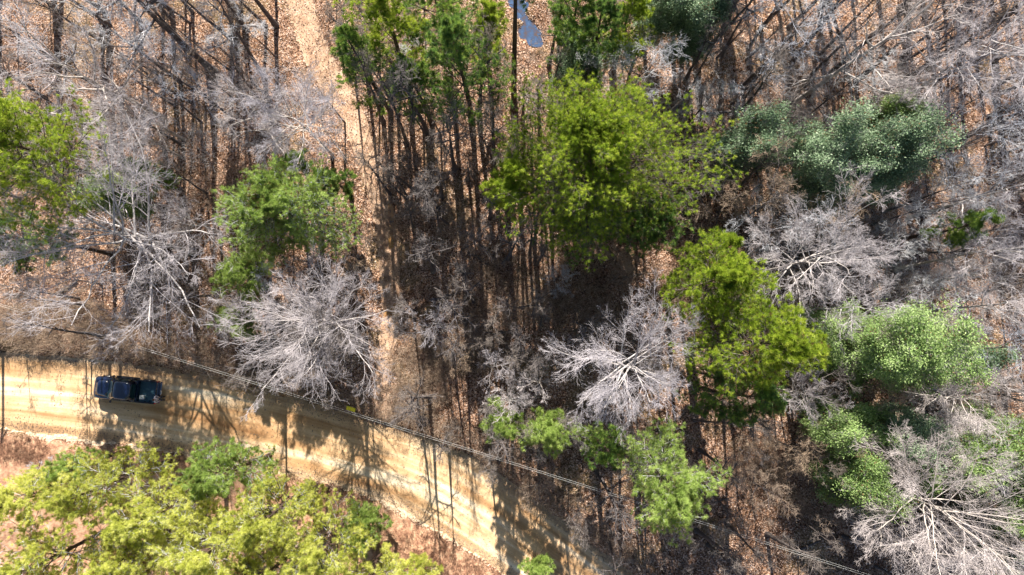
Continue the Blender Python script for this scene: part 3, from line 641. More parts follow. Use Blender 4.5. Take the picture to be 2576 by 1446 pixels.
# ------------------------------------------------------------------ slender stems and saplings: prototypes copied as individuals
def proto(n, fn): return [fn(i) for i in range(n)]
def mk_stem(i):
    rs = np.random.RandomState(900 + i); H = rs.uniform(9, 15); gt, gc, _ = bare_tree(900 + i, H, rs.uniform(1.2, 2.1), (rs.uniform(-1, 1), rs.uniform(-1, 1)), rs.uniform(.07, .17), .5, 8, 5, 4, 3, 2, 50, .0065)
    return gt.mesh('stem_trunk', [M['dark_bark']], True), gc.mesh('stem_crown', [M['stem_twig']])
def mk_sap(i):
    rs = np.random.RandomState(950 + i); H = rs.uniform(3, 7); gt, gc, _ = bare_tree(950 + i, H, rs.uniform(.9, 1.5), (rs.uniform(-.6, .6), rs.uniform(-.6, .6)), rs.uniform(.02, .04), .2, 8, 5, 4, 3, 2, 45, .0055, two=(i % 3 == 0))
    return gt.mesh('sapling_stem', [M['dark_bark']], True), gc.mesh('sapling_twigs', [M['tan_twig'] if i % 3 == 0 else M['stem_twig']])
stems, saps = proto(10, mk_stem), proto(10, mk_sap)
LMK = [((985, 790), 'the orange puddle'), ((330, 975), 'the truck'), ((893, 1020), 'the yellow sign'), ((1066, 1057), 'the dark ditch pool'), ((1510, 400), 'the giant pine'),
       ((1315, 60), 'the creek'), ((10, 715), 'the utility pole'), ((330, 600), 'the spreading white tree'), ((1570, 920), 'the starburst tree'), ((2080, 400), 'the teal evergreens'),
       ((740, 560), 'the light pine clump'), ((850, 250), 'the open track'), ((2210, 870), 'the olive evergreens'), ((2330, 1270), 'the white corner tree'), ((1900, 860), 'the broad olive pine'),
       ((560, 150), 'the thick diagonal trunk'), ((2200, 130), 'the pale diagonal tree'), ((1665, 1190), 'the roadside pine'), ((2470, 930), 'the lying trunks'), ((1120, 250), 'the tall dark pine')]
ORD = 'first second third fourth fifth sixth seventh eighth ninth tenth eleventh twelfth thirteenth fourteenth fifteenth sixteenth seventeenth eighteenth nineteenth twentieth'.split()
def ok_spot(px, py):
    p = W(px, py); sd_ = float(road_sd(np.array([p[0]]), np.array([p[1]]))[0])
    if sd_ < 1.0: return False
    return float(dist(np.array([p[0]]), np.array([p[1]]), TRw)[0]) > 1.5
def scatter(kind, protos, n, cat, group, what, seed, mind, dens):
    rs = random.Random(seed); pts = []; tries = 0
    while len(pts) < n and tries < 40000:
        tries += 1; px, py = rs.uniform(15, 2560), rs.uniform(15, 1430)
        if rs.random() > dens(px, py) or not ok_spot(px, py): continue
        if any((px - a) ** 2 + (py - b) ** 2 < mind ** 2 for a, b in pts): continue
        pts.append((px, py))
    ent = {}
    for px, py in pts:
        ds = sorted(((px - a) ** 2 + (py - b) ** 2, i) for i, ((a, b), _) in enumerate(LMK)); i = ds[0][1]; (ax, ay), _ = LMK[i]
        vx, vy = px - ax, py - ay; best = max((j for j in range(len(LMK)) if j != i), key=lambda j: (vx * (LMK[j][0][0] - ax) + vy * (LMK[j][0][1] - ay)) / (math.hypot(vx, vy) * math.hypot(LMK[j][0][0] - ax, LMK[j][0][1] - ay) + 1e-6))
        ent.setdefault((i, best), []).append((ds[0][0], px, py))
    for (i, j), L in ent.items():
        for r, (_, px, py) in enumerate(sorted(L)):
            p = W(px, py); q = rs.randrange(len(protos)); t, c = protos[q]
            o = put_tree(kind, p[0], p[1], t, c, None, None, f"{ORD[min(r, 19)]} {what} out from {LMK[i][1]} towards {LMK[j][1]}", cat, group, rs.uniform(0, 6.28))
            s = rs.uniform(.85, 1.15); o.scale = (s, s, s)
def d_stem(px, py):
    d = .5
    if px > 1700 and py < 760: d = .95
    if 950 < px < 1500 and 250 < py < 800: d = .8
    if px < 700 and py < 560: d = .8
    if px > 2350: d = .9
    if px < 760 and py > 600: d = .12
    for a_, b_, c_, d_ in ((90, 380, 570, 600), (1380, 600, 1780, 860), (560, 330, 950, 560), (620, 600, 980, 800), (1850, 520, 2200, 700), (2050, 700, 2350, 820)):
        if a_ < px < c_ and b_ < py < d_: d = .08
    if py > 1100 and 1780 < px < 2250: d = .3
    if 770 < px < 900 and py < 330: d = .35
    return d
thick = []
for i in range(6):
    gt, gc, _ = bare_tree(870 + i, 12 + i * .6, 1.8, (random.uniform(-.8, .8), random.uniform(-.8, .8)), .13 + .012 * i, .6, 8, 6, 5, 4, 3, 45, .0065)
    thick.append((gt.mesh('pole_trunk', [M['dark_bark']], True), gc.mesh('pole_crown', [M['stem_twig']])))
EXPL = [(212, 752, .85, 'straight dark tree above the truck whose shadow crosses the road ahead of it'), (236, 770, .78, 'dark tree beside the straight one above the truck, slightly nearer the road'),
 (555, 745, .8, 'straight dark tree between the spreading white tree and the small light pine'), (884, 858, 1.0, 'dark tree of the close cluster above the yellow sign, outermost on the pine side'), (899, 838, 1.05, 'tallest tree of the close cluster above the yellow sign'),
 (913, 868, 1.0, 'dark tree of the close cluster above the yellow sign, innermost'), (927, 850, .95, 'dark tree of the close cluster above the yellow sign, on the track side'),
 (1326, 905, .85, 'dark tree among the small starburst trees with a shadow over the road bend'), (1312, 880, .8, 'dark tree just behind the small starburst trees'), (1205, 300, 1.3, 'dark pole tree at the foot of the tall dark pine'),
 (1078, 340, 1.2, 'dark pole tree across the track from the low green pine'), (1145, 430, 1.1, 'dark pole tree between the tall dark pine and the giant pine'), (1008, 300, 1.15, 'dark pole tree at the track edge under the top pines'),
 (1385, 560, 1.2, 'dark pole tree at the foot of the giant pine'), (930, 210, 1.2, 'dark leaning pole tree at the edge of the open track'), (1815, 1010, 1.0, 'dark pole tree under the broad olive pine, straight shadow to the bottom edge'), (2090, 1130, .9, 'dark pole tree above the power line in the corner wood'), (1758, 1130, .9, 'dark pole tree beside the roadside pine')]
rs_ = random.Random(77)
TOPN = ['first', 'second', 'third', 'fourth', 'fifth', 'sixth', 'seventh', 'eighth', 'ninth', 'tenth']
for r_i, (y0, nm) in enumerate(((-190, 'beyond the top edge'), (-60, 'at the top edge'), (70, 'just under the top edge'), (190, 'well below the top edge'))):
    for i in range(10): EXPL.append((1700 + 90 * i + rs_.uniform(-25, 25), y0 + rs_.uniform(-40, 40), rs_.uniform(1.0, 1.35), f'{TOPN[i]} thick trunk outward from the giant pine, {nm}'))
for r_i, (y0, nm) in enumerate(((-120, 'beyond the top edge'), (40, 'at the top edge'))):
    for i in range(6): EXPL.append((690 - 105 * i + rs_.uniform(-25, 25), y0 + rs_.uniform(-40, 40), rs_.uniform(1.0, 1.3), f'{TOPN[i]} thick dark trunk from the track outward, {nm}'))
for r_i, (y0, nm) in enumerate(((330, 'upper row across the track'), (480, 'lower row across the track'))):
    for i in range(8): EXPL.append((985 + 62 * i + rs_.uniform(-22, 22), y0 + rs_.uniform(-50, 50), rs_.uniform(.7, 1.1), f'{TOPN[i]} thick trunk from the track towards the giant pine, {nm}'))
for i, (px, py, sc_, lab) in enumerate(EXPL):
    q = W(px, py); o = put_tree('tall_tree', q[0], q[1], *thick[i % 6], None, None, lab, 'tall tree', 'tall dark pole trees', i * 1.7); o.scale = (sc_, sc_, sc_)
scatter('slender_tree', stems, 250, 'slender tree', 'slender bare trees of the wood', 'slender tree', 3, 25, d_stem)
scatter('sapling', saps, 210, 'sapling', 'bare saplings of the understorey', 'bare sapling', 8, 22, lambda px, py: .3 if 950 < px < 1400 and 450 < py < 850 else .15 if 90 < px < 760 and 400 < py < 700 else .75)

# ------------------------------------------------------------------ brush and fallen leaves (nobody could count them)
def brush(name, zones, m, seed, hgt, rad=.006):
    rs = np.random.RandomState(seed); C_ = []
    for cx, cy_, rx, ry, n in zones:
        a = rs.rand(n) * 6.283; r = np.sqrt(rs.rand(n)); C_ += [W(cx + rx * r_ * math.cos(a_), cy_ + ry * r_ * math.sin(a_)) for r_, a_ in zip(r, a)]
    C_ = np.array(C_); sd_ = road_sd(C_[:, 0], C_[:, 1]); C_ = C_[np.abs(sd_) > .35]; C_[:, 2] = height(C_[:, 0], C_[:, 1])
    n = 7; N = len(C_) * n; b_ = np.repeat(C_, n, 0) + np.c_[rs.randn(N, 2) * .12, np.full(N, -.05)]
    d = nrm(rs.randn(N, 3) * [.6, .6, .2] + [0, 0, .9]); L = hgt * (.4 + .8 * rs.rand(N))[:, None]; d2 = nrm(d + rs.randn(N, 3) * .5)
    P = np.stack([b_, b_ + d * L * .5, b_ + d * L * .5 + d2 * L * .5], 1); rr = np.tile([[rad * 1.3, rad, rad * .6]], (N, 1)); g = Geo(); tubes(g, P, rr, 3)
    Q, q = spawn(rs, P, rr, 5, .3, 1, 45, .4, 2, .8, .1, minr=rad * .8); tubes(g, Q, q, 3)
    return tag(obj(name, g.mesh(name, [m])), kind='stuff')
verge = [(x, np.interp(x, [p[0] for p in UP], [p[1] for p in UP]) - 48, 60, 28, 34) for x in range(-20, 1600, 75)]
brush('undergrowth', verge + [(1060, 940, 80, 100, 260), (1180, 880, 90, 60, 160), (150, 800, 160, 50, 260), (430, 830, 170, 60, 170), (1450, 790, 120, 70, 170), (1900, 1160, 110, 60, 120), (2080, 1240, 110, 60, 90), (1250, 760, 130, 60, 130), (2350, 950, 160, 60, 120), (1100, 620, 140, 120, 160), (1700, 720, 90, 60, 110), (500, 470, 200, 60, 110), (1400, 680, 200, 60, 150)], M['tan_twig'], 21, 1.3)
brush('undergrowth', [(2200, 600, 340, 130, 420), (2000, 250, 340, 150, 350), (500, 260, 300, 160, 260), (2350, 750, 200, 90, 150), (1550, 260, 250, 60, 120), (700, 820, 160, 60, 90)], M['grey_twig'], 22, 1.5)
brush('dry_grass', [(40, 1130, 90, 35, 260), (900, 1230, 150, 35, 260), (1050, 1380, 110, 50, 350), (1180, 1430, 90, 30, 200), (750, 1220, 90, 26, 100), (200, 1150, 160, 22, 160), (420, 1165, 130, 22, 100)], simple('dry_grass', (.34, .19, .12), .8, var=.4), 23, .30, .008)
def litter(name, n, seed, size, test, cols):
    rs = np.random.RandomState(seed); p = np.stack([rs.uniform(-47, 47, n), rs.uniform(-23, 32, n)], 1); sd_ = road_sd(p[:, 0], p[:, 1]); p = p[test(sd_, rs.rand(n), p)]
    z = height(p[:, 0], p[:, 1]); N = len(p); c = np.c_[p, z + .025 + .05 * rs.rand(N)]
    up = nrm(rs.randn(N, 3) * .55 + [0, 0, 1]); a = nrm(np.cross(up, rs.randn(N, 3))); b_ = np.cross(up, a); s = size * (.6 + .8 * rs.rand(N))[:, None]
    V = np.stack([c - a * s, c + b_ * s * .6, c + a * s, c - b_ * s * .6], 1); g = Geo()
    g.add(V.reshape(-1, 3), np.arange(N * 4).reshape(-1, 4), 0, np.repeat(rs.rand(N), 4))
    return tag(obj(name, g.mesh(name, [leafmat(name, cols, .1, .7, .3)])), kind='stuff')
litter('fallen_leaves', 330000, 31, .058, lambda sd_, u, p: (sd_ > .3) & (u < .9), [(.06, .036, .03), (.36, .225, .16), (.82, .66, .56)])
litter('fallen_leaves', 26000, 32, .06, lambda sd_, u, p: (np.abs(sd_) < .6) & (u < .9) & ((sd_ != 0) | (np.minimum(dist(p[:, 0], p[:, 1], UPw), dist(p[:, 0], p[:, 1], LOw)) < .8 * u)), [(.06, .035, .03), (.16, .10, .07), (.42, .30, .2)])

def gravel(n, seed):
    rs = np.random.RandomState(seed); L = LOw if 0 else None; P = []
    for line, off, sg in ((LOw, .45, 1), (UPw, .5, -1)):
        k = n // 2; i = rs.randint(0, len(line) - 1, k); q = line[i] + (line[i + 1] - line[i]) * rs.rand(k, 1); q[:, 1] += sg * np.abs(rs.randn(k)) * off; P.append(q)
    i = rs.randint(0, len(LOw) - 1, n // 4); q = LOw[i] + rs.rand(len(i), 2) * [1, 5.5]; P.append(q)
    P = np.concatenate(P); P = P[(P[:, 0] > -50) & (P[:, 0] < 35) & (P[:, 1] > -26)]; z = height(P[:, 0], P[:, 1]); N = len(P); s_ = (.018 + .045 * rs.rand(N) ** 3)[:, None]
    o = np.array([[1, 0, 0], [0, 1, 0], [-1, 0, 0], [0, -1, 0], [0, 0, .8], [0, 0, -.8]]); V = np.c_[P, z + .045][:, None, :] + o[None] * (s_[:, None] * (.6 + .8 * rs.rand(N, 6, 1)))
    f = np.array([[0, 1, 4], [1, 2, 4], [2, 3, 4], [3, 0, 4], [1, 0, 5], [2, 1, 5], [3, 2, 5], [0, 3, 5]]); g = Geo()
    g.add(V.reshape(-1, 3), (f[None] + 6 * np.arange(N)[:, None, None]).reshape(-1, 3)); return tag(obj('gravel', g.mesh('gravel', [simple('gravel', (.30, .22, .16), .9, var=.55, scale=5)])), kind='stuff')
gravel(16000, 41)

# ------------------------------------------------------------------ pickup truck
def bmesh_obj(name, bm, mt, parent=None, smooth=False, bevel=0.0):
    if bevel: bmesh.ops.bevel(bm, geom=[e for e in bm.edges], offset=bevel, segments=2, affect='EDGES', clamp_overlap=True)
    me = bpy.data.meshes.new(name); bmesh.ops.recalc_face_normals(bm, faces=bm.faces); bm.to_mesh(me); bm.free()
    for p in me.polygons: p.use_smooth = smooth
    for q in (mt if isinstance(mt, list) else [mt]): me.materials.append(q)
    o = bpy.data.objects.new(name, me); C.objects.link(o)
    if parent is not None: o.parent = parent
    return o
def bbox(bm, c, s, rot=None):
    mtx = Matrix.Translation(c) @ (rot.to_4x4() if rot else Matrix.Identity(4)) @ Matrix.Diagonal((*s, 1))
    return bmesh.ops.create_cube(bm, size=1, matrix=mtx)
def box_obj(name, c, s, mt, parent, bevel=.015, rot=None):
    bm = bmesh.new(); bbox(bm, c, s, rot); return bmesh_obj(name, bm, mt, parent, False, bevel)
def loft(bm, rings, caps=True):
    vs_ = [[bm.verts.new(p) for p in r] for r in rings]; n = len(rings[0])
    for a, b_ in zip(vs_[:-1], vs_[1:]):
        for i in range(n): bm.faces.new((a[i], a[(i + 1) % n], b_[(i + 1) % n], b_[i]))
    if caps: bm.faces.new(vs_[0][::-1]); bm.faces.new(vs_[-1])
    return vs_
paint = simple('navy_paint', (.004, .009, .032), .2, 0, .6, coat=1.0)
glass = simple('dark_glass', (.012, .03, .035), .05, 0, .8)
black = simple('black_trim', (.012, .012, .014), .45)
chrome = simple('chrome', (.6, .6, .62), .15, 1.0)
liner = simple('bed_liner', (.03, .085, .12), .5, 0, .5)
tyre_m = simple('rubber', (.015, .015, .016), .85)
lampw = simple('lamp_clear', (.7, .72, .75), .1); lampr = simple('lamp_red', (.5, .015, .01), .2)

p = W(331, 978); truck = obj('pickup_truck', None, None, (p[0], p[1], .02), R(174.6))
tag(truck, 'dark navy crew cab pickup truck parked on the sandy road', 'pickup truck')
def bsec(x, hw, zt, zb=.38):                       # a body cross section at x
    pts = [(-hw * .93, zb), (-hw, zb + .14), (-hw, zt - .24), (-hw * .975, zt - .10), (-hw * .90, zt - .02), (-hw * .55, zt + .025), (0, zt + .035)]
    pts += [(-a, b_) for a, b_ in pts[-2::-1]]
    return [(x, a, b_) for a, b_ in pts]
bm = bmesh.new()
loft(bm, [bsec(2.72, .74, .88, .5), bsec(2.66, .85, .97, .45), bsec(2.52, .92, 1.03), bsec(2.2, .955, 1.07), bsec(1.7, .965, 1.11), bsec(1.25, .965, 1.14), bsec(0, .965, 1.14), bsec(-.98, .965, 1.14)])
bmesh_obj('body', bm, paint, truck, True)
bm = bmesh.new()                                    # bed: walls and front wall, open on top
for s_ in (-1, 1): bbox(bm, (-1.82, s_ * .915, .77), (1.66, .10, .72))
bmesh_obj('bed_side', bm, paint, truck, False, .03)
bm = bmesh.new(); bbox(bm, (-1.05, 0, .80), (.09, 1.72, .64)); bmesh_obj('bed_front', bm, paint, truck, False, .02)
bm = bmesh.new(); bbox(bm, (-1.84, 0, .60), (1.58, 1.73, .05))
for i in range(13): bbox(bm, (-1.84, -.72 + i * .12, .636), (1.50, .055, .022))
bmesh_obj('bed_floor', bm, liner, truck)
for s_ in (-1, 1): box_obj('bed_rail', (-1.83, s_ * .915, 1.145), (1.62, .11, .025), black, truck, .008)
for s_ in (-1, 1): box_obj('wheel_housing', (-1.72, s_ * .79, .73), (.78, .17, .22), liner, truck, .05)
tg = box_obj('tailgate', (-2.66, 0, .80), (.08, 1.73, .62), paint, truck, .02)
box_obj('tailgate_handle', (-2.71, 0, 1.0), (.03, .28, .07), black, tg, .008)
rb = box_obj('rear_bumper', (-2.80, 0, .50), (.17, 1.86, .18), chrome, truck, .03)
box_obj('licence_plate', (-2.893, 0, .52), (.012, .30, .15), simple('plate_white', (.7, .7, .68), .4), rb, .003)
box_obj('front_bumper', (2.70, 0, .50), (.20, 1.78, .24), black, truck, .06)
gr = box_obj('grille', (2.70, 0, .76), (.07, 1.02, .26), black, truck, .02)
bm = bmesh.new(); [bbox(bm, (2.745, 0, .68 + i * .06), (.02, .98, .018)) for i in range(4)]; bmesh_obj('grille_bars', bm, chrome, gr)
for s_ in (-1, 1):
    box_obj('headlight', (2.64, s_ * .70, .80), (.16, .26, .20), lampw, truck, .04)
    box_obj('taillight', (-2.69, s_ * .925, .92), (.05, .09, .36), lampr, truck, .012)
bm = bmesh.new()                                    # raised hood panel with two creases
rings = []
for x, hw, z in ((2.50, .60, 1.05), (2.2, .66, 1.10), (1.7, .70, 1.15), (1.30, .72, 1.175)):
    rings.append([(x, -hw, z - .05), (x, -hw, z), (x, -hw * .5, z + .02), (x, 0, z + .028), (x, hw * .5, z + .02), (x, hw, z), (x, hw, z - .05)])
loft(bm, rings); bmesh_obj('hood', bm, paint, truck, True)
def ring(z, x0, x1, hw, n=28, k=5.0):
    out = []
    for i in range(n):
        a = 2 * math.pi * (i + .5) / n; c_, s_ = math.cos(a), math.sin(a)
        out.append(((x0 + x1) / 2 + (x1 - x0) / 2 * math.copysign(abs(c_) ** (2 / k), c_), hw * math.copysign(abs(s_) ** (2 / k), s_), z))
    return out
bm = bmesh.new(); loft(bm, [ring(1.10, -1.0, 1.38, .93), ring(1.16, -.99, 1.30, .925), ring(1.72, -.84, .66, .76), ring(1.80, -.80, .52, .73), ring(1.845, -.66, .34, .64), ring(1.855, -.3, .1, .4)])
cab = bmesh_obj('cab', bm, paint, truck, True)
def pane(name, q, parent=cab, t=.012, m_=None):     # a thin pane on a quad of four points
    q = [Vector(a) for a in q]; n = (q[1] - q[0]).cross(q[2] - q[0]).normalized() * t; bm = bmesh.new()
    a = [bm.verts.new(v + n) for v in q]; b_ = [bm.verts.new(v - n) for v in q]; bm.faces.new(a); bm.faces.new(b_[::-1])
    for i in range(4): bm.faces.new((a[i], b_[i], b_[(i + 1) % 4], a[(i + 1) % 4]))
    return bmesh_obj(name, bm, m_ or glass, parent)
pane('windshield', [(1.315, -.80, 1.18), (1.315, .80, 1.18), (.675, .64, 1.74), (.675, -.64, 1.74)], t=.02)
pane('rear_window', [(-1.0, -.62, 1.22), (-1.0, .62, 1.22), (-.86, .55, 1.68), (-.86, -.55, 1.68)], t=.02)
for s_ in (-1, 1):
    pane('door_window', [(1.02, s_ * .925, 1.19), (.22, s_ * .93, 1.19), (.22, s_ * .79, 1.68), (.62, s_ * .785, 1.68)], t=.018)
    pane('door_window', [(.12, s_ * .93, 1.19), (-.66, s_ * .925, 1.19), (-.56, s_ * .785, 1.68), (.12, s_ * .79, 1.68)], t=.018)
    mr = box_obj('side_mirror', (.98, s_ * 1.07, 1.22), (.13, .22, .20), black, truck, .04)
    box_obj('mirror_glass', (.91, s_ * 1.075, 1.22), (.012, .16, .14), chrome, mr, .002)
    for x in (.35, -.52):
        d = pane('door', [(x + .62, s_ * .972, .46), (x - .20, s_ * .972, .46), (x - .20, s_ * .970, 1.05), (x + .62, s_ * .970, 1.05)], truck, .006, paint)
        box_obj('door_handle', (x - .05, s_ * .985, .98), (.18, .03, .035), black, d, .006)
    box_obj('running_board', (.2, s_ * 1.0, .36), (2.1, .14, .05), black, truck, .015)
box_obj('wiper', (1.24, .30, 1.225), (.02, .55, .012), black, truck, .003); box_obj('wiper', (1.24, -.32, 1.225), (.02, .55, .012), black, truck, .003)
for x in (1.78, -1.72):
    for s_ in (-1, 1):
        wh = bpy.data.objects.new('wheel', None); C.objects.link(wh); wh.parent = truck; wh.location = (x, s_ * .86, .40)
        def wheelring(R_, pr, nm, mt_):
            bm = bmesh.new(); n = 28; V = [[bm.verts.new((math.cos(2 * math.pi * i / n) * r, y, math.sin(2 * math.pi * i / n) * r)) for i in range(n)] for r, y in pr]
            for a in range(len(V) - 1):
                for i in range(n): bm.faces.new((V[a][i], V[a][(i + 1) % n], V[a + 1][(i + 1) % n], V[a + 1][i]))
            bm.faces.new(V[0]); bm.faces.new(V[-1][::-1]); return bmesh_obj(nm, bm, mt_, wh, True)
        wheelring(.4, [(.26, -.13), (.36, -.14), (.395, -.10), (.40, 0), (.395, .10), (.36, .14), (.26, .13)], 'tyre', tyre_m)
        wheelring(.26, [(.10, s_ * .15), (.20, s_ * .135), (.25, s_ * .155), (.25, s_ * .10)], 'rim', chrome)
    for s_ in (-1, 1):
        bm = bmesh.new(); n = 16                    # arched flare over each wheel
        prof = [(.44, .93), (.50, .93), (.50, 1.01), (.44, 1.01)]
        rr_ = [[(x + math.cos(math.pi * i / n) * r, s_ * y, .42 + math.sin(math.pi * i / n) * r) for r, y in prof] for i in range(n + 1)]
        loft(bm, rr_); bmesh_obj('wheel_flare', bm, black, truck, True)

def on_truck(x, y, z): a = truck.rotation_euler[2]; return (truck.location[0] + x * math.cos(a) - y * math.sin(a), truck.location[1] + x * math.sin(a) + y * math.cos(a), truck.location[2] + z)
cb = obj('storage_box', None, None, on_truck(-1.45, .52, .648), R(174.6)); tag(cb, 'small white lidded box sitting in the truck bed', 'box')
white = simple('white_plastic', (.75, .74, .70), .45, var=.08)
bx = box_obj('base', (0, 0, .11), (.36, .32, .24), white, cb, .015); box_obj('lid', (0, 0, .24), (.38, .34, .04), white, cb, .012)
box_obj('handle', (0, 0, .266), (.10, .03, .015), simple('grey_plastic', (.2, .2, .2), .5), cb, .004)

# ------------------------------------------------------------------ the person beside the truck
def skin(name, chains, parent, mt, sub=2, roots=(0,)):
    """chains: lists of (x, y, z, r); a point given twice is the same joint; the first point of each separate piece is its root"""
    V, E, Rr, key = [], [], [], {}
    for ch in chains:
        prev = None
        for (x, y, z, r) in ch:
            k_ = (round(x, 3), round(y, 3), round(z, 3))
            if k_ not in key: key[k_] = len(V); V.append((x, y, z)); Rr.append(r)
            i = key[k_]
            if prev is not None and (prev, i) not in E and (i, prev) not in E: E.append((prev, i))
            prev = i
    me = bpy.data.meshes.new(name); me.from_pydata(V, E, []); o = bpy.data.objects.new(name, me); C.objects.link(o)
    md = o.modifiers.new('skin', 'SKIN'); md.use_smooth_shade = True; md.branch_smoothing = .6
    adj = {i: set() for i in range(len(V))}
    for a, b_ in E: adj[a].add(b_); adj[b_].add(a)
    seen = set()
    for i, r in enumerate(Rr):
        sv = me.skin_vertices[0].data[i]; sv.radius = (r, r) if not isinstance(r, tuple) else r; sv.use_root = False
        if i not in seen:
            sv.use_root = True; st = [i]
            while st:
                j = st.pop()
                if j in seen: continue
                seen.add(j); st += list(adj[j])
    sb = o.modifiers.new('sub', 'SUBSURF'); sb.levels = sub; sb.render_levels = sub
    bpy.context.view_layer.update(); dg = bpy.context.evaluated_depsgraph_get()
    nm = bpy.data.meshes.new_from_object(o.evaluated_get(dg)); bpy.data.objects.remove(o)
    nm.materials.clear(); nm.materials.append(mt)
    for q in nm.polygons: q.use_smooth = True
    o = bpy.data.objects.new(name, nm); C.objects.link(o)
    if parent is not None: o.parent = parent
    return o
skin_m = simple('skin', (.50, .30, .21), .5, var=.06); denim = simple('denim', (.03, .05, .10), .8, var=.3, scale=20)
hair_m = simple('hair', (.10, .035, .02), .6, var=.3, scale=40)
m, nt, b = mat('pink_plaid'); tc = node(nt, 'ShaderNodeTexCoord'); wv = node(nt, 'ShaderNodeTexWave'); wv.inputs['Scale'].default_value = 6; wv.bands_direction = 'Y'; nt.links.new(tc.outputs['Object'], wv.inputs[0])
wz = node(nt, 'ShaderNodeTexWave'); wz.inputs['Scale'].default_value = 5; wz.bands_direction = 'Z'; nt.links.new(tc.outputs['Object'], wz.inputs[0])
r1 = ramp(nt, [(.4, (.62, .50, .54)), (.75, (.40, .20, .27))]); nt.links.new(wv.outputs[0], r1.inputs[0]); r2 = ramp(nt, [(.5, (.8, .8, .82)), (.9, (.5, .56, .62))]); nt.links.new(wz.outputs[0], r2.inputs[0])
nt.links.new(mixc(nt, r1.outputs[0], r2.outputs[0], .5), b.inputs['Base Color']); b.inputs['Roughness'].default_value = .85; plaid = m
p = W(411, 1001.5); man = obj('person', None, None, (p[0], p[1], .035), R(4)); tag(man, 'person in a pale pink plaid shirt and jeans standing at the truck rear', 'person')
arms = []
for s_ in (-1, 1):
    arms.append([(0, 0, 1.40, .075), (0, s_ * .16, 1.38, .04), (-.03, s_ * .27, 1.15, .040), (.19, s_ * .17, 1.10, .036), (.26, s_ * .13, 1.12, .030), (.31, s_ * .115, 1.13, (.036, .018))])
legs = [[(0, 0, .95, .13), (0, s_ * .09, .90, .085), (.02, s_ * .12, .50, .058), (-.02, s_ * .14, .10, .04), (.04, s_ * .145, .05, .035)] for s_ in (-1, 1)]
spine = [(0, 0, .95, .11), (0, 0, 1.18, .10), (0, 0, 1.40, .075), (.01, 0, 1.49, .055), (.025, 0, 1.545, .062), (.055, 0, 1.63, .112), (.05, 0, 1.70, .098)]
face = [[(.055, 0, 1.63, .112), (.150, 0, 1.605, .020), (.165, 0, 1.590, .015)]]
ears = [[(.055, 0, 1.63, .112), (.045, s_ * .098, 1.62, .018)] for s_ in (-1, 1)]
fing = []
for s_ in (-1, 1):
    for j, (ln, oz) in enumerate(((.9, .028), (1.05, .010), (1.0, -.008), (.8, -.025))):   # four fingers curl under the controller
        y0 = s_ * .115
        fing.append([(.325, y0, 1.13 + oz * .6, .0095), (.325 + .035 * ln, y0 - s_ * .002, 1.128 + oz, .009), (.330 + .052 * ln, y0 - s_ * .022, 1.118 + oz, .0085), (.328 + .05 * ln, y0 - s_ * .042, 1.115 + oz, .0075)])
    fing.append([(.29, s_ * .095, 1.145, .011), (.315, s_ * .078, 1.165, .010), (.345, s_ * .066, 1.172, .009)])
skin('body', [spine] + arms + legs + face + ears + fing, man, skin_m)
sl_ = [[(0, 0, 1.38, .165), (0, s_ * .185, 1.415, .098), (-.03, s_ * .275, 1.15, .072), (.18, s_ * .175, 1.10, .056)] for s_ in (-1, 1)]
skin('shirt', [[(0, 0, .88, .17), (0, 0, 1.15, .165), (0, 0, 1.38, .165), (.005, 0, 1.45, .12), (.01, 0, 1.505, .082)]] + sl_, man, plaid)
skin('trousers', [[(0, 0, .97, .15), (0, s_ * .095, .88, .105), (.02, s_ * .12, .50, .078), (-.02, s_ * .14, .13, .062)] for s_ in (-1, 1)], man, denim)
skin('hair', [[(-.02, 0, 1.57, .06), (-.01, 0, 1.66, .105), (.04, 0, 1.715, .108), (.095, 0, 1.725, .06)]], man, hair_m)
for s_ in (-1, 1):
    bm = bmesh.new(); rg = []
    for x, hw, z in ((-.10, .035, .08), (-.06, .045, .10), (.04, .048, .09), (.12, .050, .065), (.175, .035, .05), (.19, .015, .03)):
        rg.append([(x, s_ * .145 - hw, 0), (x, s_ * .145 - hw, z * .6), (x, s_ * .145 - hw * .6, z), (x, s_ * .145 + hw * .6, z), (x, s_ * .145 + hw, z * .6), (x, s_ * .145 + hw, 0)])
    loft(bm, rg); bmesh_obj('shoe', bm, black, man, True)
    bm = bmesh.new(); bmesh.ops.create_icosphere(bm, subdivisions=2, radius=.011, matrix=Matrix.Translation((.126, s_ * .032, 1.635))); bmesh_obj('eye', bm, simple('eye', (.7, .7, .7), .2), man, True)
bm = bmesh.new(); bbox(bm, (.128, 0, 1.568), (.012, .04, .007)); bmesh_obj('mouth', bm, simple('lips', (.4, .15, .13), .5), man, False, .003)
a_ = R(4); rc = obj('remote_controller', None, None, (p[0] + .345 * math.cos(a_), p[1] + .345 * math.sin(a_), .035 + 1.13), a_); tag(rc, 'grey handheld remote controller gripped in both hands', 'remote controller')
gp = simple('grey_plastic_shell', (.12, .12, .13), .45); box_obj('shell', (0, 0, .0), (.09, .17, .035), gp, rc, .012); box_obj('screen', (.01, 0, .0205), (.055, .10, .006), glass, rc, .001)
for s_ in (-1, 1):
    bm = bmesh.new(); bmesh.ops.create_cone(bm, cap_ends=True, segments=10, radius1=.007, radius2=.005, depth=.03, matrix=Matrix.Translation((-.02, s_ * .06, .032))); bmesh_obj('stick', bm, chrome, rc)
    bm = bmesh.new(); bmesh.ops.create_cone(bm, cap_ends=True, segments=8, radius1=.005, radius2=.004, depth=.09, matrix=Matrix.Translation((.07, s_ * .05, .04)) @ Matrix.Rotation(R(60), 4, 'Y')); bmesh_obj('antenna', bm, black, rc)

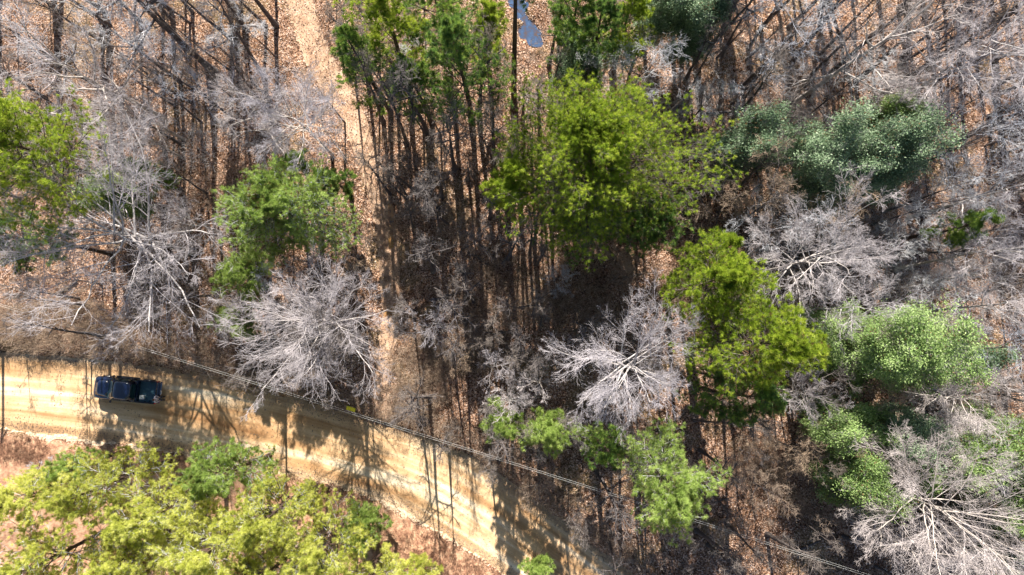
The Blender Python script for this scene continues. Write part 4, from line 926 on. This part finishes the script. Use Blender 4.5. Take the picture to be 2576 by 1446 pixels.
# ------------------------------------------------------------------ utility poles, power lines, the yellow sign
wood = bark('pole_wood', (.07, .05, .04), (.20, .15, .12), 5); steel = simple('cable_metal', (.72, .72, .70), .5, .0)
def upole(x, y, lab, h=10.0, dirv=(1, 0)):
    e = obj('utility_pole', None, None, (x, y, hz(x, y) - .05), math.atan2(dirv[1], dirv[0])); tag(e, lab, 'utility pole')
    g = Geo(); K = 6; s = np.linspace(0, 1, K); P = np.zeros((1, K, 3)); P[0, :, 2] = h * s; tubes(g, P, (.15 - .05 * s)[None], 14); g.add(np.empty((0, 3)), np.array([[70 + j for j in range(14)]]) - g.n)
    obj('pole', g.mesh('pole', [wood], True), e)
    box_obj('crossarm', (0.16, 0, h - .45), (.10, 1.5, .12), wood, e, .01)
    for y_ in (-.07, .07):
        bm = bmesh.new()
        for z_, r_ in ((0, .035), (.04, .06), (.08, .04), (.12, .055)): bmesh.ops.create_cone(bm, cap_ends=True, segments=12, radius1=r_ * .9, radius2=r_ * .7, depth=.035, matrix=Matrix.Translation((.16, y_ * 1.0, h - .37 + z_)))
        bmesh_obj('insulator', bm, simple('porcelain', (.35, .33, .3), .3), e)
    return e
p0 = W(8, 716); far = W(2640, 1592, 9.6); dv = Vector((far[0] - p0[0], far[1] - p0[1])).normalized()
upole(p0[0], p0[1], 'brown wooden utility pole at the frame side above the road', 10, dv)
for k, off in enumerate((-.07, .07)):
    a = np.array([p0[0] + dv.x * .16 - dv.y * off, p0[1] + dv.y * .16 + dv.x * off, hz(p0[0], p0[1]) + 9.70]); b2 = np.array([far[0] - dv.y * off, far[1] + dv.x * off, 9.65]); s = np.linspace(0, 1, 60)
    P = a[None] * (1 - s)[:, None] + b2[None] * s[:, None]; P[:, 2] -= 4 * .9 * s * (1 - s) * (1 if k else 1.03); o_ = P[0].copy(); g = Geo(); tubes(g, (P - o_)[None], np.full((1, 60), .0048), 6)
    tag(obj('power_line', g.mesh('power_line', [steel], True), None, tuple(o_)), ('thin pale power line strung above the road edge, the one over the forest side', 'thin pale power line strung above the road edge, the one over the road side')[1 - k], 'power line', 'pair of power lines')
upole(far[0], far[1], 'wooden utility pole carrying the far end of the power lines', 10, dv)

p = W(893, 1024); zs = hz(p[0], p[1]); sg = obj('roadside_sign', None, None, (p[0], p[1], zs), R(-17)); tag(sg, 'small bright yellow sign on a short leaning post by the road edge', 'sign')
yel = simple('yellow_sign', (.80, .68, .02), .4, var=.08, scale=6); rt = Matrix.Rotation(R(58), 3, 'X')
pl = box_obj('sign_panel', (0, 0.0, .85), (.78, .42, .02), yel, sg, .006, Matrix.Rotation(R(32), 3, 'X'))
bm = bmesh.new(); bmesh.ops.create_cone(bm, cap_ends=True, segments=10, radius1=.025, radius2=.022, depth=.95, matrix=Matrix.Translation((0, .10, .42)) @ Matrix.Rotation(R(8), 4, 'X')); bmesh_obj('post', bm, simple('galvanised', (.35, .36, .36), .4, .8), sg)
